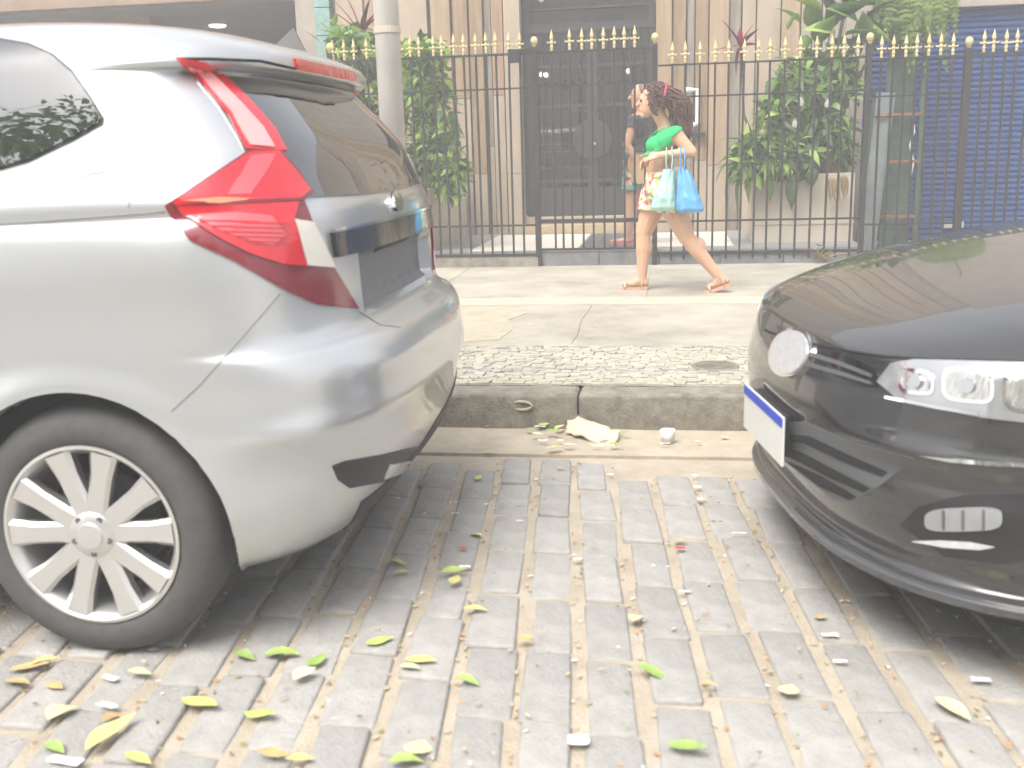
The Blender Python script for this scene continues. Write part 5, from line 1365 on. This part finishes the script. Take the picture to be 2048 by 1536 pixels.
scr = [0]
def scrap(px, py, w_, h_, ang, m='paper', label=None, z=.006, cat='scrap'):
    r = random.Random(int(px*7+py)); p = atz(px, py, z)
    n = 5; vs = []; fs = []
    for j in range(n+1):
        for i in range(n+1):
            u, v = i/n-.5, j/n-.5
            e = 1+.12*r.uniform(-1, 1) if i in (0, n) or j in (0, n) else 1
            vs.append((u*w_*e*.8, v*h_*e*.8, .004+.12*min(w_, h_)*mnoise.noise(V(u*3+px, v*3, py*.1))))
    for j in range(n):
        for i in range(n): a = j*(n+1)+i; fs.append((a, a+1, a+n+2, a+n+1))
    o = link('paper_scrap', MB().add(vs, fs).mesh('paper_scrap', M[m], True), None, p); o.rotation_euler = (0, 0, math.radians(ang))
    where = 'on the cobbles' if py > 905 else 'in the gutter by the kerb'
    tag(o, label, cat, 'scraps of litter '+where)
    if not label: LIT.append((o, 'white paper scrap', px, py))
scrap(1157, 1482, .052, .045, 0, label='square white paper scrap on the cobbles near the bottom edge')
for a in ((220, 1358, .05, .02, -15), (215, 1413, .06, .02, -15), (930, 1135, .04, .015, 5), (1155, 1120, .03, .02, 0), (1370, 1185, .04, .015, 0), (1220, 950, .03, .015, -10), (1478, 1068, .06, .008, 0), (1395, 975, .03, .02, 0), (1400, 1000, .025, .03, 0), (1660, 1272, .05, .02, 0), (1680, 1325, .04, .015, 0), (1962, 1361, .05, .022, 0), (130, 1524, .09, .03, -8), (1390, 952, .03, .012, 0), (1040, 1043, .03, .008, 0), (910, 1028, .03, .008, 0)): scrap(*a)
for a in ((1085, 882, .05, .02, 0), (1195, 893, .06, .012, -8), (1330, 888, .05, .012, 0), (1120, 882, .03, .02, 0), (1395, 884, .03, .01, 0), (1080, 854, .06, .02, 0)): scrap(*a, z=.02)
scrap(1360, 1098, .035, .02, 0, 'red_scrap', 'red scrap on the cobbles in the middle gap between the cars'); scrap(925, 1098, .03, .02, 0, 'red_scrap', 'red scrap on the cobbles beside the silver car shadow')
def spot(px, py):
    if py < 800: return 'on the pavement'
    if py <= 905: return 'in the gutter by the torn cardboard' if px < 1290 else 'in the gutter near the crumpled cup'
    if px < 450: return 'on the cobbles below the silver car wheel'
    if px < 720: return 'on the cobbles right of the silver car wheel'
    if px < 1000: return 'on the cobbles along the silver car shadow'
    if px < 1490: return 'on the cobbles between the two cars'
    return 'on the cobbles before the black car'
grp = {}
for o, k, px, py in LIT: grp.setdefault((k, spot(px, py)), []).append((py, px, o))
ordn = ['nearest the kerb', 'second from the kerb', 'third from the kerb', 'fourth from the kerb', 'fifth from the kerb', 'sixth from the kerb', 'seventh from the kerb', 'eighth from the kerb']
for (k, w), v in grp.items():
    v.sort(key=lambda t: (t[0], t[1]))
    for i, (_, _, o) in enumerate(v):
        o['label'] = f'{k} {w}' + ('' if len(v) == 1 else ', '+ordn[min(i, 7)])
card = thing('cardboard_piece', 'torn pale cardboard slab lying on leaves in the gutter', 'cardboard', atz(1180, 868, .02))
cvs, cfs = [], []
c00 = [atz(px, py, .012) for px, py in ((1130, 868), (1228, 892), (1240, 872), (1140, 846))]
for j in range(9):
    for i in range(13):
        u, v = i/12, j/8
        p = (c00[0]*(1-u)+c00[1]*u)*(1-v)+(c00[3]*(1-u)+c00[2]*u)*v
        e = .012*mnoise.noise(V(u*6, v*5, 3)) if i in (0, 12) or j in (0, 8) else 0
        cvs.append((p.x+e*2, p.y+e*2, .014+.030*v+.010*math.sin(u*4+1)+.012*mnoise.noise(V(u*4, v*3, 9))))
for j in range(8):
    for i in range(12): a = j*13+i; cfs.append((a, a+1, a+14, a+13))
co_ = MB().add(cvs, cfs).build('slab', M['card'], card, smooth=True)
sd_ = co_.modifiers.new('thickness', 'SOLIDIFY'); sd_.thickness = .008
cup = thing('crumpled_cup', 'crumpled white paper cup lying in the gutter near the black car', 'cup', atz(1335, 884, .01))
cc = atz(1335, 884, .01)
b = MB().lathe([(.001, 0), (.022, 0), (.026, .025), (.031, .05), (.029, .05), (.022, .02), (.001, .01)], 14, 'z', cc)
b.v = [(x+.006*mnoise.noise(V(x*60, y*60, z*60)), y+.006*mnoise.noise(V(x*50, y*50, z*50+5)), z) for x, y, z in b.v]
b.build('shell', M['paper'], cup, smooth=True)

# ================================================================== ACROSS THE STREET (seen in glass and paint reflections)
ob = thing('yellow_house', 'pale yellow house across the street, mirrored in the silver car window', 'building', (-4, -14, 0))
MB().box(-16, 3, -15, -14.2, 0, 12).build('wall', mat('yellow_render', (.62, .56, .36), .85, var=.08, scale=2), ob)
for i in range(6):
    for j in range(4): MB().box(-15+i*3, -13.6+i*3, -14.2, -14.1, 1.2+j*2.7, 2.8+j*2.7).build('window', M['car_glass'], ob)
ob2 = thing('white_house', 'white house across the street, mirrored in the black car paint', 'building', (12, -14, 0))
MB().box(3.3, 22, -15.5, -14.5, 0, 7.5).build('wall', mat('white_render', (.70, .69, .66), .85, var=.08, scale=2), ob2)
for i in range(6):
    for j in range(2): MB().box(4.2+i*3, 5.6+i*3, -14.5, -14.4, 1.2+j*2.9, 2.9+j*2.9).build('window', M['car_glass'], ob2)
def tree(x, y, h, rad, seed, label):
    t = thing('street_tree', label, 'tree', (x, y, 0), 'street trees across the road')
    r = random.Random(seed); tr = MB()
    top = V(x+r.uniform(-.3, .3), y, h*.55)
    tr.tube([(x, y, -.02), (x+.05, y, h*.25), top], [.20, .16, .11], 10)
    lim = []
    for k in range(7):
        a = k*.9; e = top+V(math.cos(a)*rad*.6, math.sin(a)*rad*.6, h*r.uniform(.12, .32)); tr.tube([top-V(0, 0, .3*k/7), top.lerp(e, .5)+V(0, 0, .1), e], [.08, .05, .02], 6); lim.append(e)
    tr.build('trunk', M['bark'], t, smooth=True)
    mb = MB()
    for k in range(5200):
        c = r.choice(lim+[top+V(0, 0, h*.3)]); d = V(r.gauss(0, 1), r.gauss(0, 1), r.gauss(0, .75)).normalized()*rad*.55*r.random()**.45
        p = c+d; L = r.uniform(.2, .42); vs, fs = blade(L, L*.55, .4, .2, 2); R = orient((r.gauss(0, 1), r.gauss(0, 1), r.gauss(-.3, .5)), r.uniform(-1, 1))
        mb.add([p+R @ Vector(v) for v in vs], fs)
    mb.build('crown', M['leaf'], t)['kind'] = 'stuff'
tree(-8.8, -8.5, 9.6, 3.4, 1, 'leafy street tree across the road, mirrored in the silver car window')
tree(2.5, -9.0, 6.0, 2.3, 2, 'leafy street tree across the road opposite the gap between the cars')

# ================================================================== GLARE VEIL: added volume standing in for lens flare that lifts the blacks
VEIL_MAT = mat('glare_veil', (1, 1, 1))
nt = VEIL_MAT.node_tree; nt.nodes.remove(nt.nodes['Principled BSDF'])
pv = nt.nodes.new('ShaderNodeVolumePrincipled'); pv.inputs['Color'].default_value = (.97, .98, 1, 1); pv.inputs['Density'].default_value = VEIL; pv.inputs['Anisotropy'].default_value = 0.0
nt.links.new(pv.outputs[0], nt.nodes['Material Output'].inputs['Volume'])
veil_box = MB().box(-42, 42, -30, 18, -1.2, 13.5).build('veil', VEIL_MAT); tag(veil_box, kind='stuff')
